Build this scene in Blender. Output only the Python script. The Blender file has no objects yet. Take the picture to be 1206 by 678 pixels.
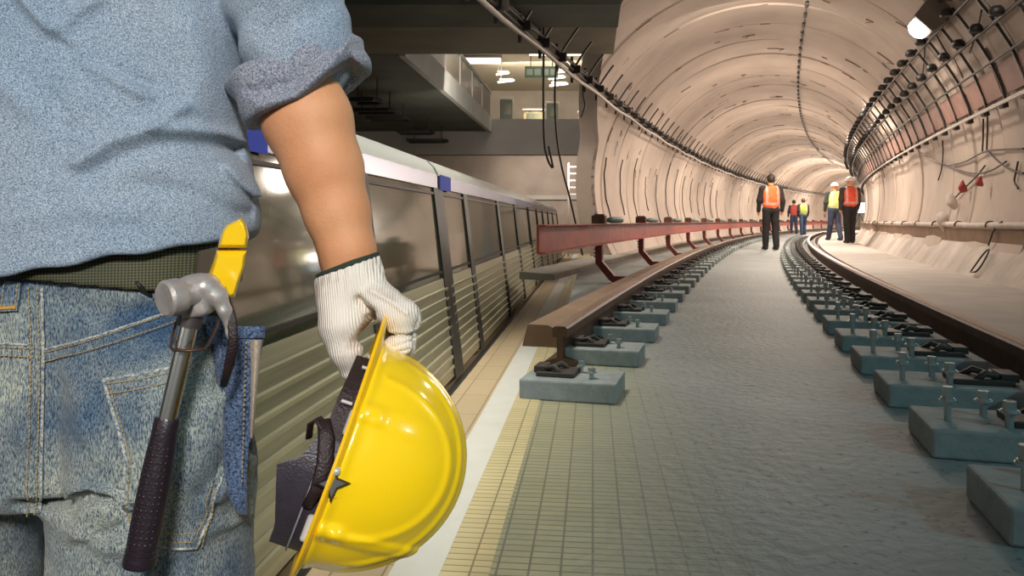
import bpy, math, random
import numpy as np
from mathutils import Vector, Matrix
random.seed(7); np.random.seed(7)
sc = bpy.context.scene
COL = sc.collection
PI = math.pi
# ------------------------------------------------------------------ camera, light, exposure
F = 900.0; HC = 1.15                       # focal length in pixels of the 1206 wide frame, camera height
cd = bpy.data.cameras.new('camera'); cam = bpy.data.objects.new('camera', cd); COL.objects.link(cam)
cd.sensor_width = 36; cd.lens = 36*F/1206; cd.shift_y = -79/1206; cd.clip_start = 0.05; cd.clip_end = 400
cam.location = (0, 0, HC); cam.rotation_euler = (PI/2, 0, 0)
sc.camera = cam
sc.view_settings.view_transform = 'Standard'; sc.view_settings.look = 'None'
sc.view_settings.gamma = 1; sc.view_settings.use_curve_mapping = False
sc.view_settings.exposure = 0.0
sc.cycles.use_denoising = True
sc.cycles.max_bounces = 8
wd = bpy.data.worlds.new('hall_ambient'); sc.world = wd; wd.use_nodes = True
wd.node_tree.nodes['Background'].inputs[0].default_value = (0.80, 0.84, 0.84, 1)
wd.node_tree.nodes['Background'].inputs[1].default_value = 0.13

R0 = 200.0; TH0 = math.radians(15.0); SZ = 0.47     # the tunnel bends right with this radius; its floor slab top
CX, CY = R0*math.cos(TH0), -R0*math.sin(TH0)
def tun(s, v, z):
    t = TH0 + s/R0
    return Vector((CX-(R0-v)*math.cos(t), CY+(R0-v)*math.sin(t), z))
def thead(s): return TH0 + s/R0                       # heading, clockwise from +Y
TS = 0.1056                                           # platform direction: X = xp + TS*Y
TA = math.atan(TS)
def plat(xp, y, z): return Vector((xp+TS*y, y, z))
def W(px, py, Y): return Vector(((px-603)/F*Y, Y, HC-(py-260)/F*Y))

def light(name, kind, loc, energy, color, target=None, **kw):
    l = bpy.data.lights.new(name, kind); l.energy = energy; l.color = color
    for k, val in kw.items(): setattr(l, k, val)
    o = bpy.data.objects.new(name, l); COL.objects.link(o); o.location = loc
    if target is not None:
        o.rotation_euler = (Vector(target)-Vector(loc)).to_track_quat('-Z', 'Y').to_euler()
    return o
WARM = (1.0, 0.87, 0.73)
for s_, v_, e_ in ((7.2,1.9,30),(11.5,1.2,80),(17.5,1.5,200),(24,1.5,240),(31,1.4,240),(39,1.3,240),(48,1.2,240),(58,1.0,260)):
    light('tunnel_down_fill', 'SPOT', tun(s_, v_, 3.9), e_*2.7, WARM, tun(s_, v_-.5, 0.4), spot_size=math.radians(158), spot_blend=0.35, shadow_soft_size=0.15)  # unseen spots added along the tunnel, aimed down to keep the crown dim
    light('tunnel_glow_light', 'POINT', tun(s_, 0.2, 2.6), e_*0.50, WARM, shadow_soft_size=0.25)
for s_ in (46, 55, 65, 74):
    light('far_tunnel_light', 'POINT', tun(s_, 0.6, 2.9), 240, WARM, shadow_soft_size=0.3)
light('near_tunnel_light', 'AREA', tun(12, 0.2, 4.3), 60, WARM, tun(15, 0.2, 0.4), size=1.6)
light('teal_fill_light', 'SPOT', (4.4, -0.9, 2.9), 175, (0.30, 0.84, 0.95), (0.9, 2.6, 0.47), spot_size=math.radians(62), spot_blend=0.9, shadow_soft_size=0.07)  # unseen teal spot added to tint and light the near trackbed
light('worker_key_light', 'SPOT', (0.55, -2.3, 2.6), 520, (1.0, 0.97, 0.93), (-0.5, 1.0, 1.05), spot_size=math.radians(31), spot_blend=0.6, shadow_soft_size=0.22)
light('worker_side_light', 'SPOT', (-2.2, -1.5, 1.9), 38, (1.0, 0.96, 0.90), (-0.6, 0.95, 1.0), spot_size=math.radians(34), spot_blend=0.5, shadow_soft_size=0.25)
light('platform_fill_light', 'AREA', plat(-0.75, 4.8, 3.45), 34, (1.0, 0.95, 0.82), plat(-0.75, 4.81, 0.4), spread=math.radians(62), shape='RECTANGLE', size=0.5, size_y=5.0)  # unseen fill added over the platform, spread narrowed to spare the slab
light('platform_far_light', 'AREA', plat(-2.2, 13.5, 3.3), 110, (1.0, 0.90, 0.80), plat(-0.3, 19.0, 1.6), shape='RECTANGLE', size=0.6, size_y=5.0)
light('back_wall_fill_light', 'AREA', plat(-1.0, 24.0, 2.8), 120, (1.0, 0.88, 0.78), plat(-0.6, 27, 1.6), shape='RECTANGLE', size=3.0, size_y=0.6)  # unseen fill added to brighten the back wall under the cross beam
light('concourse_light', 'AREA', plat(-0.8, 21.8, 5.6), 300, (1.0, 0.92, 0.76), plat(-0.8, 23.5, 3.5), shape='RECTANGLE', size=4.0, size_y=0.8)

# ------------------------------------------------------------------ materials
def mat(name, color, rough=0.6, metal=0.0, var=0.0, vscale=8.0, color2=None, bump=0.0, bscale=60.0, spec=0.5,
        stretch=None, emit=None, estr=0.0, detail=4, trans=0.0, coat=0.0, ramp=(0.35, 0.65)):
    m = bpy.data.materials.new(name); m.use_nodes = True
    nt = m.node_tree; N = nt.nodes; L = nt.links; b = N['Principled BSDF']
    c = tuple(color)+(1,)
    b.inputs['Base Color'].default_value = c; b.inputs['Roughness'].default_value = rough
    b.inputs['Metallic'].default_value = metal; b.inputs['Specular IOR Level'].default_value = spec
    b.inputs['Transmission Weight'].default_value = trans; b.inputs['Coat Weight'].default_value = coat
    if emit: b.inputs['Emission Color'].default_value = tuple(emit)+(1,); b.inputs['Emission Strength'].default_value = estr
    tc = N.new('ShaderNodeTexCoord'); mp = N.new('ShaderNodeMapping'); L.new(tc.outputs['Object'], mp.inputs[0])
    if stretch: mp.inputs['Scale'].default_value = stretch
    if var or color2:
        n = N.new('ShaderNodeTexNoise'); n.inputs['Scale'].default_value = vscale; n.inputs['Detail'].default_value = detail
        L.new(mp.outputs[0], n.inputs['Vector'])
        r = N.new('ShaderNodeValToRGB'); L.new(n.outputs['Fac'], r.inputs[0])
        c2 = tuple(color2)+(1,) if color2 else tuple(x*(1-var) for x in color)+(1,)
        r.color_ramp.elements[0].color = c2; r.color_ramp.elements[1].color = c
        r.color_ramp.elements[0].position = ramp[0]; r.color_ramp.elements[1].position = ramp[1]
        L.new(r.outputs[0], b.inputs['Base Color'])
    if bump:
        n2 = N.new('ShaderNodeTexNoise'); n2.inputs['Scale'].default_value = bscale; n2.inputs['Detail'].default_value = 6
        L.new(mp.outputs[0], n2.inputs['Vector'])
        bu = N.new('ShaderNodeBump'); bu.inputs['Strength'].default_value = bump; bu.inputs['Distance'].default_value = 0.01
        L.new(n2.outputs['Fac'], bu.inputs['Height']); L.new(bu.outputs[0], b.inputs['Normal'])
    return m
def nd(m, t, **kw):
    n = m.node_tree.nodes.new(t)
    for k, v in kw.items():
        if k.startswith('i_'): n.inputs[int(k[2:])].default_value = v
        else: setattr(n, k, v)
    return n

# ------------------------------------------------------------------ mesh helpers
def wloc(o):
    p = Vector((0,0,0))
    while o is not None: p = p+o.location; o = o.parent
    return p
class MB:
    def __init__(s): s.v=[]; s.f=[]; s.m=[]
    def add(s, vs, fs, mi=0):
        n=len(s.v); s.v += [tuple(p) for p in vs]
        s.f += [tuple(i+n for i in f) for f in fs]; s.m += [mi]*len(fs); return s
    def box(s, c, d, rz=0, mi=0, M=None):
        c=Vector(c); q=[]
        Rm = M if M is not None else Matrix.Rotation(rz,3,'Z')
        for x in (-.5,.5):
            for y in (-.5,.5):
                for z in (-.5,.5): q.append(c+Rm@Vector((x*d[0],y*d[1],z*d[2])))
        return s.add(q,[(0,1,3,2),(4,6,7,5),(0,4,5,1),(2,3,7,6),(0,2,6,4),(1,5,7,3)],mi)
    def tube(s, pts, r, n=8, mi=0, caps=True, closed=False, flat=1.0, up=None):
        pts=[Vector(p) for p in pts]; k=len(pts); rr = r if hasattr(r,'__len__') else [r]*k
        vs=[]; prev=None
        for i,p in enumerate(pts):
            a=pts[i-1] if (i>0 or closed) else p; b=pts[(i+1)%k] if (i<k-1 or closed) else p
            t=(b-a).normalized()
            if prev is None:
                u=Vector(up) if up is not None else (Vector((0,0,1)) if abs(t.z)<.9 else Vector((1,0,0)))
            else: u=prev
            u=(u-t*u.dot(t)).normalized(); prev=u; w=t.cross(u)
            for j in range(n):
                an=2*PI*j/n; vs.append(p+(u*math.cos(an)+w*math.sin(an)*flat)*rr[i])
        fs=[]
        for i in range(k if closed else k-1):
            i2=(i+1)%k
            for j in range(n):
                j2=(j+1)%n; fs.append((i*n+j,i*n+j2,i2*n+j2,i2*n+j))
        if caps and not closed: fs += [tuple(range(n-1,-1,-1)), tuple(range((k-1)*n,k*n))]
        return s.add(vs,fs,mi)
    def cyl(s, a, b, r, r2=None, n=16, mi=0): return s.tube([a,b],[r,r if r2 is None else r2],n,mi)
    def lathe(s, prof, o, ax, n=24, mi=0):
        o=Vector(o); t=Vector(ax).normalized(); u=t.orthogonal().normalized(); w=t.cross(u); vs=[]
        for r,h in prof:
            for j in range(n):
                an=2*PI*j/n; vs.append(o+t*h+(u*math.cos(an)+w*math.sin(an))*max(r,1e-5))
        fs=[(i*n+j,i*n+(j+1)%n,(i+1)*n+(j+1)%n,(i+1)*n+j) for i in range(len(prof)-1) for j in range(n)]
        fs += [tuple(range(n-1,-1,-1)), tuple(range((len(prof)-1)*n,len(prof)*n))]
        return s.add(vs,fs,mi)
    def loft(s, rings, mi=0, caps=True):
        n=len(rings[0]); vs=[p for r in rings for p in r]
        fs=[(i*n+j,i*n+(j+1)%n,(i+1)*n+(j+1)%n,(i+1)*n+j) for i in range(len(rings)-1) for j in range(n)]
        if caps: fs += [tuple(range(n-1,-1,-1)), tuple(range((len(rings)-1)*n,len(rings)*n))]
        return s.add(vs,fs,mi)
    def sweep(s, sec, s0, s1, ds=0.8, mi=0):          # closed (v, z) section swept along the tunnel
        k=max(2,int((s1-s0)/ds)+1)
        return s.loft([[tun(s0+(s1-s0)*i/(k-1),v,z) for v,z in sec] for i in range(k)],mi)
    def psweep(s, sec, y0, y1, k=2, mi=0):            # closed (xp, z) section along the platform
        return s.loft([[plat(x,y0+(y1-y0)*i/(k-1),z) for x,z in sec] for i in range(k)],mi)
    def build(s, name, mats, parent=None, smooth=False, bevel=0, auto=None):
        off=wloc(parent) if parent else Vector((0,0,0))
        me=bpy.data.meshes.new(name); me.from_pydata([tuple(Vector(p)-off) for p in s.v],[],s.f)
        import bmesh
        bm=bmesh.new(); bm.from_mesh(me); bmesh.ops.recalc_face_normals(bm,faces=bm.faces); bm.to_mesh(me); bm.free()
        for m in (mats if isinstance(mats,(list,tuple)) else [mats]): me.materials.append(m)
        me.polygons.foreach_set('material_index', s.m)
        if smooth: me.shade_smooth()
        if auto is not None: me.shade_smooth(); me.set_sharp_from_angle(angle=math.radians(auto))
        o=bpy.data.objects.new(name,me); COL.objects.link(o); o.parent=parent
        if bevel:
            b=o.modifiers.new('bevel','BEVEL'); b.width=bevel; b.segments=2; b.limit_method='ANGLE'
        return o
def tag(o, label=None, cat=None, group=None, kind=None):
    if label: o['label']=label
    if cat: o['category']=cat
    if group: o['group']=group
    if kind: o['kind']=kind
    return o
def thing(name, loc, label, cat, group=None, rz=0):
    o=bpy.data.objects.new(name,None); COL.objects.link(o); o.location=loc; o.rotation_euler=(0,0,rz); o.empty_display_size=.1
    return tag(o,label,cat,group)
KIDS={}
def copy_tree(o, parent=None):
    c=o.copy(); COL.objects.link(c); c.parent=parent
    for ch in [x for x in bpy.data.objects if x.parent==o]: copy_tree(ch,c)
    return c
def arc(c, r, a0, a1, n, f): return [f(c,r,a0+(a1-a0)*i/(n-1)) for i in range(n)]

# ------------------------------------------------------------------ implicit surface -> mesh (naive surface nets)
def nets(f, lo, hi, h):
    lo=np.array(lo,float); n=[int(math.ceil((hi[i]-lo[i])/h))+2 for i in range(3)]
    ax=[lo[i]+h*np.arange(n[i]) for i in range(3)]
    D=np.empty(n,np.float32)
    step=max(1,int(1.5e6/(n[1]*n[2])))
    for i in range(0,n[0],step):
        X,Y,Z=np.meshgrid(ax[0][i:i+step],ax[1],ax[2],indexing='ij'); D[i:i+step]=f(X,Y,Z)
    D[0]=np.maximum(D[0],h); D[-1]=np.maximum(D[-1],h); D[:,0]=np.maximum(D[:,0],h); D[:,-1]=np.maximum(D[:,-1],h)
    D[:,:,0]=np.maximum(D[:,:,0],h); D[:,:,-1]=np.maximum(D[:,:,-1],h)
    S=D<0
    c=[n[0]-1,n[1]-1,n[2]-1]
    cnt=np.zeros(c,np.int8); 
    for a in (0,1):
        for b in (0,1):
            for d in (0,1): cnt+=S[a:a+c[0],b:b+c[1],d:d+c[2]]
    act=(cnt>0)&(cnt<8); idx=-np.ones(c,np.int64); ii=np.argwhere(act); idx[act]=np.arange(len(ii))
    P=np.zeros((len(ii),3)); K=np.zeros(len(ii))
    cs=[(a,b,d) for a in (0,1) for b in (0,1) for d in (0,1)]
    for p in cs:
        for ax_ in range(3):
            if p[ax_]: continue
            q=list(p); q[ax_]=1
            d0=D[ii[:,0]+p[0],ii[:,1]+p[1],ii[:,2]+p[2]]; d1=D[ii[:,0]+q[0],ii[:,1]+q[1],ii[:,2]+q[2]]
            k=(d0<0)!=(d1<0); t=np.where(k,d0/np.where(k,d0-d1,1),0)
            pt=np.array(p,float)[None,:].repeat(len(ii),0); pt[:,ax_]+=t
            P[k]+=pt[k]; K[k]+=1
    V=lo+h*(ii+P/K[:,None])
    Fs=[]
    for ax_ in range(3):
        o1,o2=[(1,2),(2,0),(0,1)][ax_]
        sl0=[slice(None)]*3; sl1=[slice(None)]*3; sl0[ax_]=slice(0,-1); sl1[ax_]=slice(1,None)
        E=S[tuple(sl0)]!=S[tuple(sl1)]; e=np.argwhere(E)
        e=e[(e[:,o1]>0)&(e[:,o2]>0)&(e[:,o1]<n[o1]-1)&(e[:,o2]<n[o2]-1)]
        def cell(a,b):
            g=e.copy(); g[:,o1]-=a; g[:,o2]-=b; return idx[g[:,0],g[:,1],g[:,2]]
        q=np.stack([cell(1,1),cell(0,1),cell(0,0),cell(1,0)],1)
        fl=~S[e[:,0],e[:,1],e[:,2]]; q[fl]=q[fl][:,::-1]; Fs.append(q)
    return V,np.concatenate(Fs)
def nets_obj(name, f, lo, hi, h, mats, parent=None, mfun=None):
    V,Q=nets(f,lo,hi,h); off=wloc(parent) if parent else Vector((0,0,0))
    me=bpy.data.meshes.new(name)
    me.vertices.add(len(V)); me.vertices.foreach_set('co',(V-np.array(off)).astype(np.float32).ravel())
    me.loops.add(len(Q)*4); me.loops.foreach_set('vertex_index',Q.astype(np.int32).ravel())
    me.polygons.add(len(Q)); me.polygons.foreach_set('loop_start',np.arange(0,len(Q)*4,4,dtype=np.int32))
    me.update(calc_edges=True); me.validate()
    for m in (mats if isinstance(mats,(list,tuple)) else [mats]): me.materials.append(m)
    if mfun is not None:
        cen=V[Q].mean(1); me.polygons.foreach_set('material_index',mfun(cen).astype(np.int32))
    me.shade_smooth()
    o=bpy.data.objects.new(name,me); COL.objects.link(o); o.parent=parent
    return o
def smin(a,b,k):
    h=np.clip(.5+.5*(b-a)/k,0,1); return b*(1-h)+a*h-k*h*(1-h)
def smax(a,b,k): return -smin(-a,-b,k)
def caps(X,Y,Z,a,b,ra,rb,sy=1.0):
    ax,ay,az=a; bx,by,bz=b; dx,dy,dz=bx-ax,by-ay,bz-az; L=dx*dx+dy*dy+dz*dz+1e-12
    t=np.clip(((X-ax)*dx+(Y-ay)*dy+(Z-az)*dz)/L,0,1)
    return np.sqrt((X-ax-t*dx)**2+((Y-ay-t*dy)*sy)**2+(Z-az-t*dz)**2)-(ra+(rb-ra)*t)
def chain(X,Y,Z,pts,rs,k=0.01,sy=1.0):
    d=None
    for i in range(len(pts)-1):
        c=caps(X,Y,Z,pts[i],pts[i+1],rs[i],rs[i+1],sy); d=c if d is None else smin(d,c,k)
    return d
def ell(X,Y,Z,c,r):
    return (np.sqrt(((X-c[0])/r[0])**2+((Y-c[1])/r[1])**2+((Z-c[2])/r[2])**2)-1)*min(r)
def nz(X,Y,Z,sd,amp,fr):                       # cheap smooth wrinkle noise
    g=np.random.RandomState(sd); o=0
    for i in range(5):
        k=g.normal(size=3); k=k/np.linalg.norm(k)*fr*(0.7+0.8*g.rand()); p=g.rand()*6.28
        o=o+np.sin(k[0]*X+k[1]*Y+k[2]*Z+p+1.3*np.sin(k[1]*X-k[0]*Z+p*2))
    return o*amp/3
# ------------------------------------------------------------------ setting
def tile_floor_mat():
    m=bpy.data.materials.new('station_paving'); m.use_nodes=True; nt=m.node_tree; L=nt.links; b=nt.nodes['Principled BSDF']
    b.inputs['Roughness'].default_value=.42; b.inputs['Specular IOR Level'].default_value=.35
    tc=nd(m,'ShaderNodeTexCoord'); mp=nd(m,'ShaderNodeMapping'); mp.inputs['Rotation'].default_value=(0,0,TA)
    L.new(tc.outputs['Object'],mp.inputs[0])
    def brick(w,h,c1,c2,mo,ms):
        k=nd(m,'ShaderNodeTexBrick'); k.offset=0; k.inputs['Scale'].default_value=1
        k.inputs['Color1'].default_value=c1; k.inputs['Color2'].default_value=c2; k.inputs['Mortar'].default_value=mo
        k.inputs['Mortar Size'].default_value=ms; k.inputs['Brick Width'].default_value=w; k.inputs['Row Height'].default_value=h
        L.new(mp.outputs[0],k.inputs['Vector']); return k
    small=brick(.10,.045,(.66,.58,.34,1),(.58,.51,.30,1),(.26,.22,.13,1),.0035)
    big=brick(.17,.5,(.58,.46,.29,1),(.50,.40,.26,1),(.28,.22,.14,1),.004)
    sp=nd(m,'ShaderNodeSeparateXYZ'); L.new(mp.outputs[0],sp.inputs[0])
    def gt(t,inp=0):
        g=nd(m,'ShaderNodeMath',operation='GREATER_THAN'); L.new(sp.outputs[inp],g.inputs[0]); g.inputs[1].default_value=t; return g
    no=nd(m,'ShaderNodeTexNoise'); no.inputs['Scale'].default_value=7; no.inputs['Detail'].default_value=5; L.new(tc.outputs['Object'],no.inputs['Vector'])
    sr=nd(m,'ShaderNodeValToRGB'); L.new(no.outputs[0],sr.inputs[0])
    sr.color_ramp.elements[0].color=(.62,.64,.61,1); sr.color_ramp.elements[1].color=(.76,.76,.72,1)
    c=math.cos(TA)
    m1=nd(m,'ShaderNodeMix',data_type='RGBA'); L.new(gt(-.665*c).outputs[0],m1.inputs[0]); L.new(big.outputs[0],m1.inputs[6]); L.new(sr.outputs[0],m1.inputs[7])
    m2=nd(m,'ShaderNodeMix',data_type='RGBA'); L.new(gt(-.50*c).outputs[0],m2.inputs[0]); L.new(m1.outputs[2],m2.inputs[6]); L.new(small.outputs[0],m2.inputs[7])
    L.new(m2.outputs[2],b.inputs['Base Color']); return m
def slab_mat():
    m=bpy.data.materials.new('trackbed_concrete'); m.use_nodes=True; nt=m.node_tree; L=nt.links; b=nt.nodes['Principled BSDF']
    b.inputs['Roughness'].default_value=.6
    tc=nd(m,'ShaderNodeTexCoord'); mp=nd(m,'ShaderNodeMapping'); mp.inputs['Rotation'].default_value=(0,0,TA); L.new(tc.outputs['Object'],mp.inputs[0])
    k=nd(m,'ShaderNodeTexBrick'); k.offset=0; L.new(mp.outputs[0],k.inputs['Vector'])
    for n_,v_ in (('Scale',1),('Color1',(.46,.43,.27,1)),('Color2',(.40,.38,.24,1)),('Mortar',(.22,.21,.14,1)),('Mortar Size',.0025),('Brick Width',.062),('Row Height',.028)): k.inputs[n_].default_value=v_
    n1=nd(m,'ShaderNodeTexNoise'); n1.inputs['Scale'].default_value=2.2; n1.inputs['Detail'].default_value=8; L.new(tc.outputs['Object'],n1.inputs['Vector'])
    n2=nd(m,'ShaderNodeTexNoise'); n2.inputs['Scale'].default_value=38; n2.inputs['Detail'].default_value=5; L.new(tc.outputs['Object'],n2.inputs['Vector'])
    r1=nd(m,'ShaderNodeValToRGB'); L.new(n1.outputs[0],r1.inputs[0]); r1.color_ramp.elements[0].position=.3; r1.color_ramp.elements[1].position=.7
    r1.color_ramp.elements[0].color=(.21,.24,.245,1); r1.color_ramp.elements[1].color=(.315,.335,.33,1)
    r2=nd(m,'ShaderNodeValToRGB'); L.new(n2.outputs[0],r2.inputs[0]); r2.color_ramp.elements[0].position=.30; r2.color_ramp.elements[1].position=.40
    r2.color_ramp.elements[0].color=(.35,.36,.36,1); r2.color_ramp.elements[1].color=(1,1,1,1)
    mu=nd(m,'ShaderNodeMix',data_type='RGBA',blend_type='MULTIPLY'); mu.inputs[0].default_value=.8; L.new(r1.outputs[0],mu.inputs[6]); L.new(r2.outputs[0],mu.inputs[7])
    sp=nd(m,'ShaderNodeSeparateXYZ'); L.new(mp.outputs[0],sp.inputs[0])
    a=nd(m,'ShaderNodeMapRange'); L.new(sp.outputs[0],a.inputs[0]); a.inputs[1].default_value=-.12; a.inputs[2].default_value=.42
    y=nd(m,'ShaderNodeMapRange'); L.new(sp.outputs[1],y.inputs[0]); y.inputs[1].default_value=3.0; y.inputs[2].default_value=6.5
    mx=nd(m,'ShaderNodeMath',operation='MAXIMUM'); L.new(a.outputs[0],mx.inputs[0]); L.new(y.outputs[0],mx.inputs[1])
    nn=nd(m,'ShaderNodeMath',operation='MULTIPLY_ADD'); L.new(n1.outputs[0],nn.inputs[0]); nn.inputs[1].default_value=.7; nn.inputs[2].default_value=-.35
    ad=nd(m,'ShaderNodeMath',operation='ADD',use_clamp=True); L.new(mx.outputs[0],ad.inputs[0]); L.new(nn.outputs[0],ad.inputs[1])
    ml=nd(m,'ShaderNodeMath',operation='MINIMUM'); ml.inputs[1].default_value=1
    mm=nd(m,'ShaderNodeMix',data_type='RGBA'); L.new(ad.outputs[0],mm.inputs[0]); L.new(k.outputs[0],mm.inputs[6]); L.new(mu.outputs[2],mm.inputs[7])
    L.new(mm.outputs[2],b.inputs['Base Color'])
    bu=nd(m,'ShaderNodeBump'); bu.inputs['Strength'].default_value=.55; bu.inputs['Distance'].default_value=.012
    n3=nd(m,'ShaderNodeTexNoise'); n3.inputs['Scale'].default_value=26; n3.inputs['Detail'].default_value=8; L.new(tc.outputs['Object'],n3.inputs['Vector'])
    L.new(n3.outputs[0],bu.inputs['Height']); L.new(bu.outputs[0],b.inputs['Normal']); return m
M_plat=tile_floor_mat(); M_slab=slab_mat()
M_line=mat('tunnel_lining_concrete',(.56,.455,.385),.75,var=.26,vscale=1.1,bump=.25,bscale=9,detail=9,ramp=(.3,.7))
M_mark=mat('lining_mark',(.24,.17,.13),.8)
M_conc=mat('concrete',(.46,.44,.40),.8,var=.2,vscale=5,bump=.3,bscale=40)
M_kick=mat('sloped_concrete',(.60,.52,.46),.8,var=.3,vscale=2.4,bump=.4,bscale=14)
M_band=mat('rusty_band',(.26,.16,.10),.7,var=.3,vscale=4)
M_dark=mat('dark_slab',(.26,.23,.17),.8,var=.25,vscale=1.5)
M_dark2=mat('dark_concrete',(.14,.145,.12),.85,var=.3,vscale=1.2)  # darker concrete of the beam, mezzanine slab and left wall
M_beam=mat('pale_beam_paint',(.40,.37,.33),.6,var=.12,vscale=1.5)
M_fasc=mat('white_fascia',(.52,.52,.48),.6,var=.15,vscale=2)
M_black=mat('black_steel',(.018,.017,.017),.5)
M_dsteel=mat('dark_steel',(.06,.05,.045),.5,metal=.3)
M_rail=mat('rusty_rail_steel',(.11,.055,.032),.55,metal=.25,var=.35,vscale=14)
M_railtop=mat('polished_rail_head',(.36,.24,.18),.3,metal=.7)
M_red=mat('red_oxide_paint',(.38,.055,.038),.5,var=.35,vscale=6)
M_redleg=mat('dark_red_oxide',(.19,.032,.025),.6,var=.35,vscale=9)
M_ped=mat('cast_concrete_pedestal',(.33,.37,.37),.7,var=.2,vscale=14,bump=.3,bscale=50)
M_bolt=mat('galvanised_bolt',(.45,.50,.50),.4,metal=.6)
M_clip=mat('rail_clip_steel',(.045,.035,.03),.55)
M_brown=mat('brown_casting',(.16,.09,.06),.6,var=.3,vscale=12)
M_teal=mat('teal_plastic_cover',(.13,.20,.18),.5)
M_pink=mat('weathered_copper_panel',(.34,.17,.13),.6,var=.3,vscale=4)
M_pipe=mat('grey_pipe',(.45,.40,.36),.45,metal=.2)

def struct(o,label=None): o['kind']='structure'; 
def S(o,label=None):
    o['kind']='structure'
    return o
# floors
b=MB(); b.add([(-12,-3,0),(9,-3,0),(9,40,0),(-12,40,0),(-12,-3,-.3),(9,-3,-.3),(9,40,-.3),(-12,40,-.3)],[(0,1,2,3),(7,6,5,4),(0,4,5,1),(1,5,6,2),(2,6,7,3),(3,7,4,0)])
S(b.build('floor',M_plat))
# raised trackbed slab, cut along the platform line on its left
b=MB(); rings=[]
k=90
for i in range(k):
    s=0.9+i*(72-.9)/(k-1)
    c=tun(s,0,0); t=thead(s)
    # left end: platform edge line x=-.2+TS*y meets this cross section, but never beyond the lining
    n=Vector((math.cos(t),-math.sin(t),0)); 
    vl=(-.2+TS*c.y-c.x)/(n.x-TS*n.y)
    vl=max(vl,-2.6); a=c+n*vl; d=c+n*3.0
    rings.append([Vector((a.x,a.y,SZ)),Vector((d.x,d.y,SZ)),Vector((d.x,d.y,.002)),Vector((a.x,a.y,.002))])
b.loft(rings); S(b.build('floor_trackbed',M_slab))
# lining
TC=(.2,1.8); TR=2.75
def s_start(ph): return float(np.interp(ph,[-45,35,70,95,115,135,165,240],[3.0,4.0,6.6,8.2,9.0,10.5,13.2,13.4]))
phs=[-31+i*(242/72) for i in range(73)]
b=MB(); rows=[]; RL=1.25
s=2.6; k=0
vals=[]
while s<78:
    vals += [(s,.03),(s+.025,.03),(s+.05,.0),(s+RL*.5,-.012+.012*(k%2)),(s+RL-.03,0.0)]; s+=RL; k+=1
def lp(s,ph,r): a=math.radians(ph); return tun(s,TC[0]+r*math.cos(a),TC[1]+r*math.sin(a))
for ri,(s,dr) in enumerate(vals):
    k=int((s-2.6)/RL+1e-6)
    rows.append([lp(max(s,s_start(ph)),ph,TR+dr+.012*math.sin(k*2.3+ph*.05)) for ph in phs])
nn=len(phs); nr=len(rows)
vs=[p for r in rows for p in r]; fs=[(i*nn+j,(i+1)*nn+j,(i+1)*nn+j+1,i*nn+j+1) for i in range(nr-1) for j in range(nn-1)]
# outer skin gives it thickness
orow=[[lp(max(s,s_start(ph)),ph,TR+.32) for ph in phs] for s,dr in vals[::5]+[vals[-1]]]
no_=len(vs); vs+=[p for r in orow for p in r]; nq=len(orow)
fs+=[(no_+i*nn+j,no_+i*nn+j+1,no_+(i+1)*nn+j+1,no_+(i+1)*nn+j) for i in range(nq-1) for j in range(nn-1)]
fs+=[(j,j+1,no_+j+1,no_+j) for j in range(nn-1)]
b.add(vs,fs,0)
# marks cast into every ring: paired slots and bolt pockets
for k in range(58):
    s=2.6+k*RL
    for q in range(11):
        ph=random.uniform(8,172) if q<11 else random.uniform(150,176)
        if s<s_start(ph)+.2: continue
        sm=s+(.03 if q%2 else RL*.62); ln=random.uniform(.08,.20) if q%3 else random.uniform(.22,.38); r=TR-.006
        a0=ph; a1=ph+math.degrees(ln/TR)
        sk=random.uniform(-.10,.10)
        pts=[lp(sm+sk*u,a0+(a1-a0)*u,r) for u in (0,.33,.66,1)]
        b.tube(pts,random.uniform(.006,.013),4,1)
        if q%4==0:
            b.tube([lp(sm,a0,r),lp(sm+.22,a0+2,r)],.006,4,1)
S(b.build('wall_tunnel_lining',[M_line,M_mark],auto=35))
# far end of the tunnel
b=MB(); b.add([tun(77.9,TC[0]+3*math.cos(2*PI*i/24),TC[1]+3*math.sin(2*PI*i/24)) for i in range(24)]+[tun(78.2,TC[0]+3*math.cos(2*PI*i/24),TC[1]+3*math.sin(2*PI*i/24)) for i in range(24)],
 [tuple(range(24)),tuple(range(47,23,-1))]+[(i,(i+1)%24,24+(i+1)%24,24+i) for i in range(24)]); S(b.build('wall_tunnel_end',M_conc))
# bench and kerb on the right, ledge on the left
b=MB(); b.sweep([(2.50,SZ),(2.50,SZ+.045),(2.56,SZ+.045),(2.80,.88),(3.1,.88),(3.1,SZ)],3.2,70); S(b.build('trim_1',M_kick))
b=MB(); b.sweep([(2.79,.881),(2.77,1.05),(3.1,1.05),(3.1,.881)],3.2,70); S(b.build('trim_2',M_band))
b=MB(); b.sweep([(-1.98,SZ),(-1.98,SZ+.07),(-2.4,SZ+.09),(-2.4,SZ)],8.5,70); S(b.build('trim_3',M_conc))
b=MB(); b.sweep([(2.42,SZ),(2.42,SZ+.025),(2.495,SZ+.025),(2.495,SZ)],3.2,60); S(b.build('trim_4',M_band))

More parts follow.
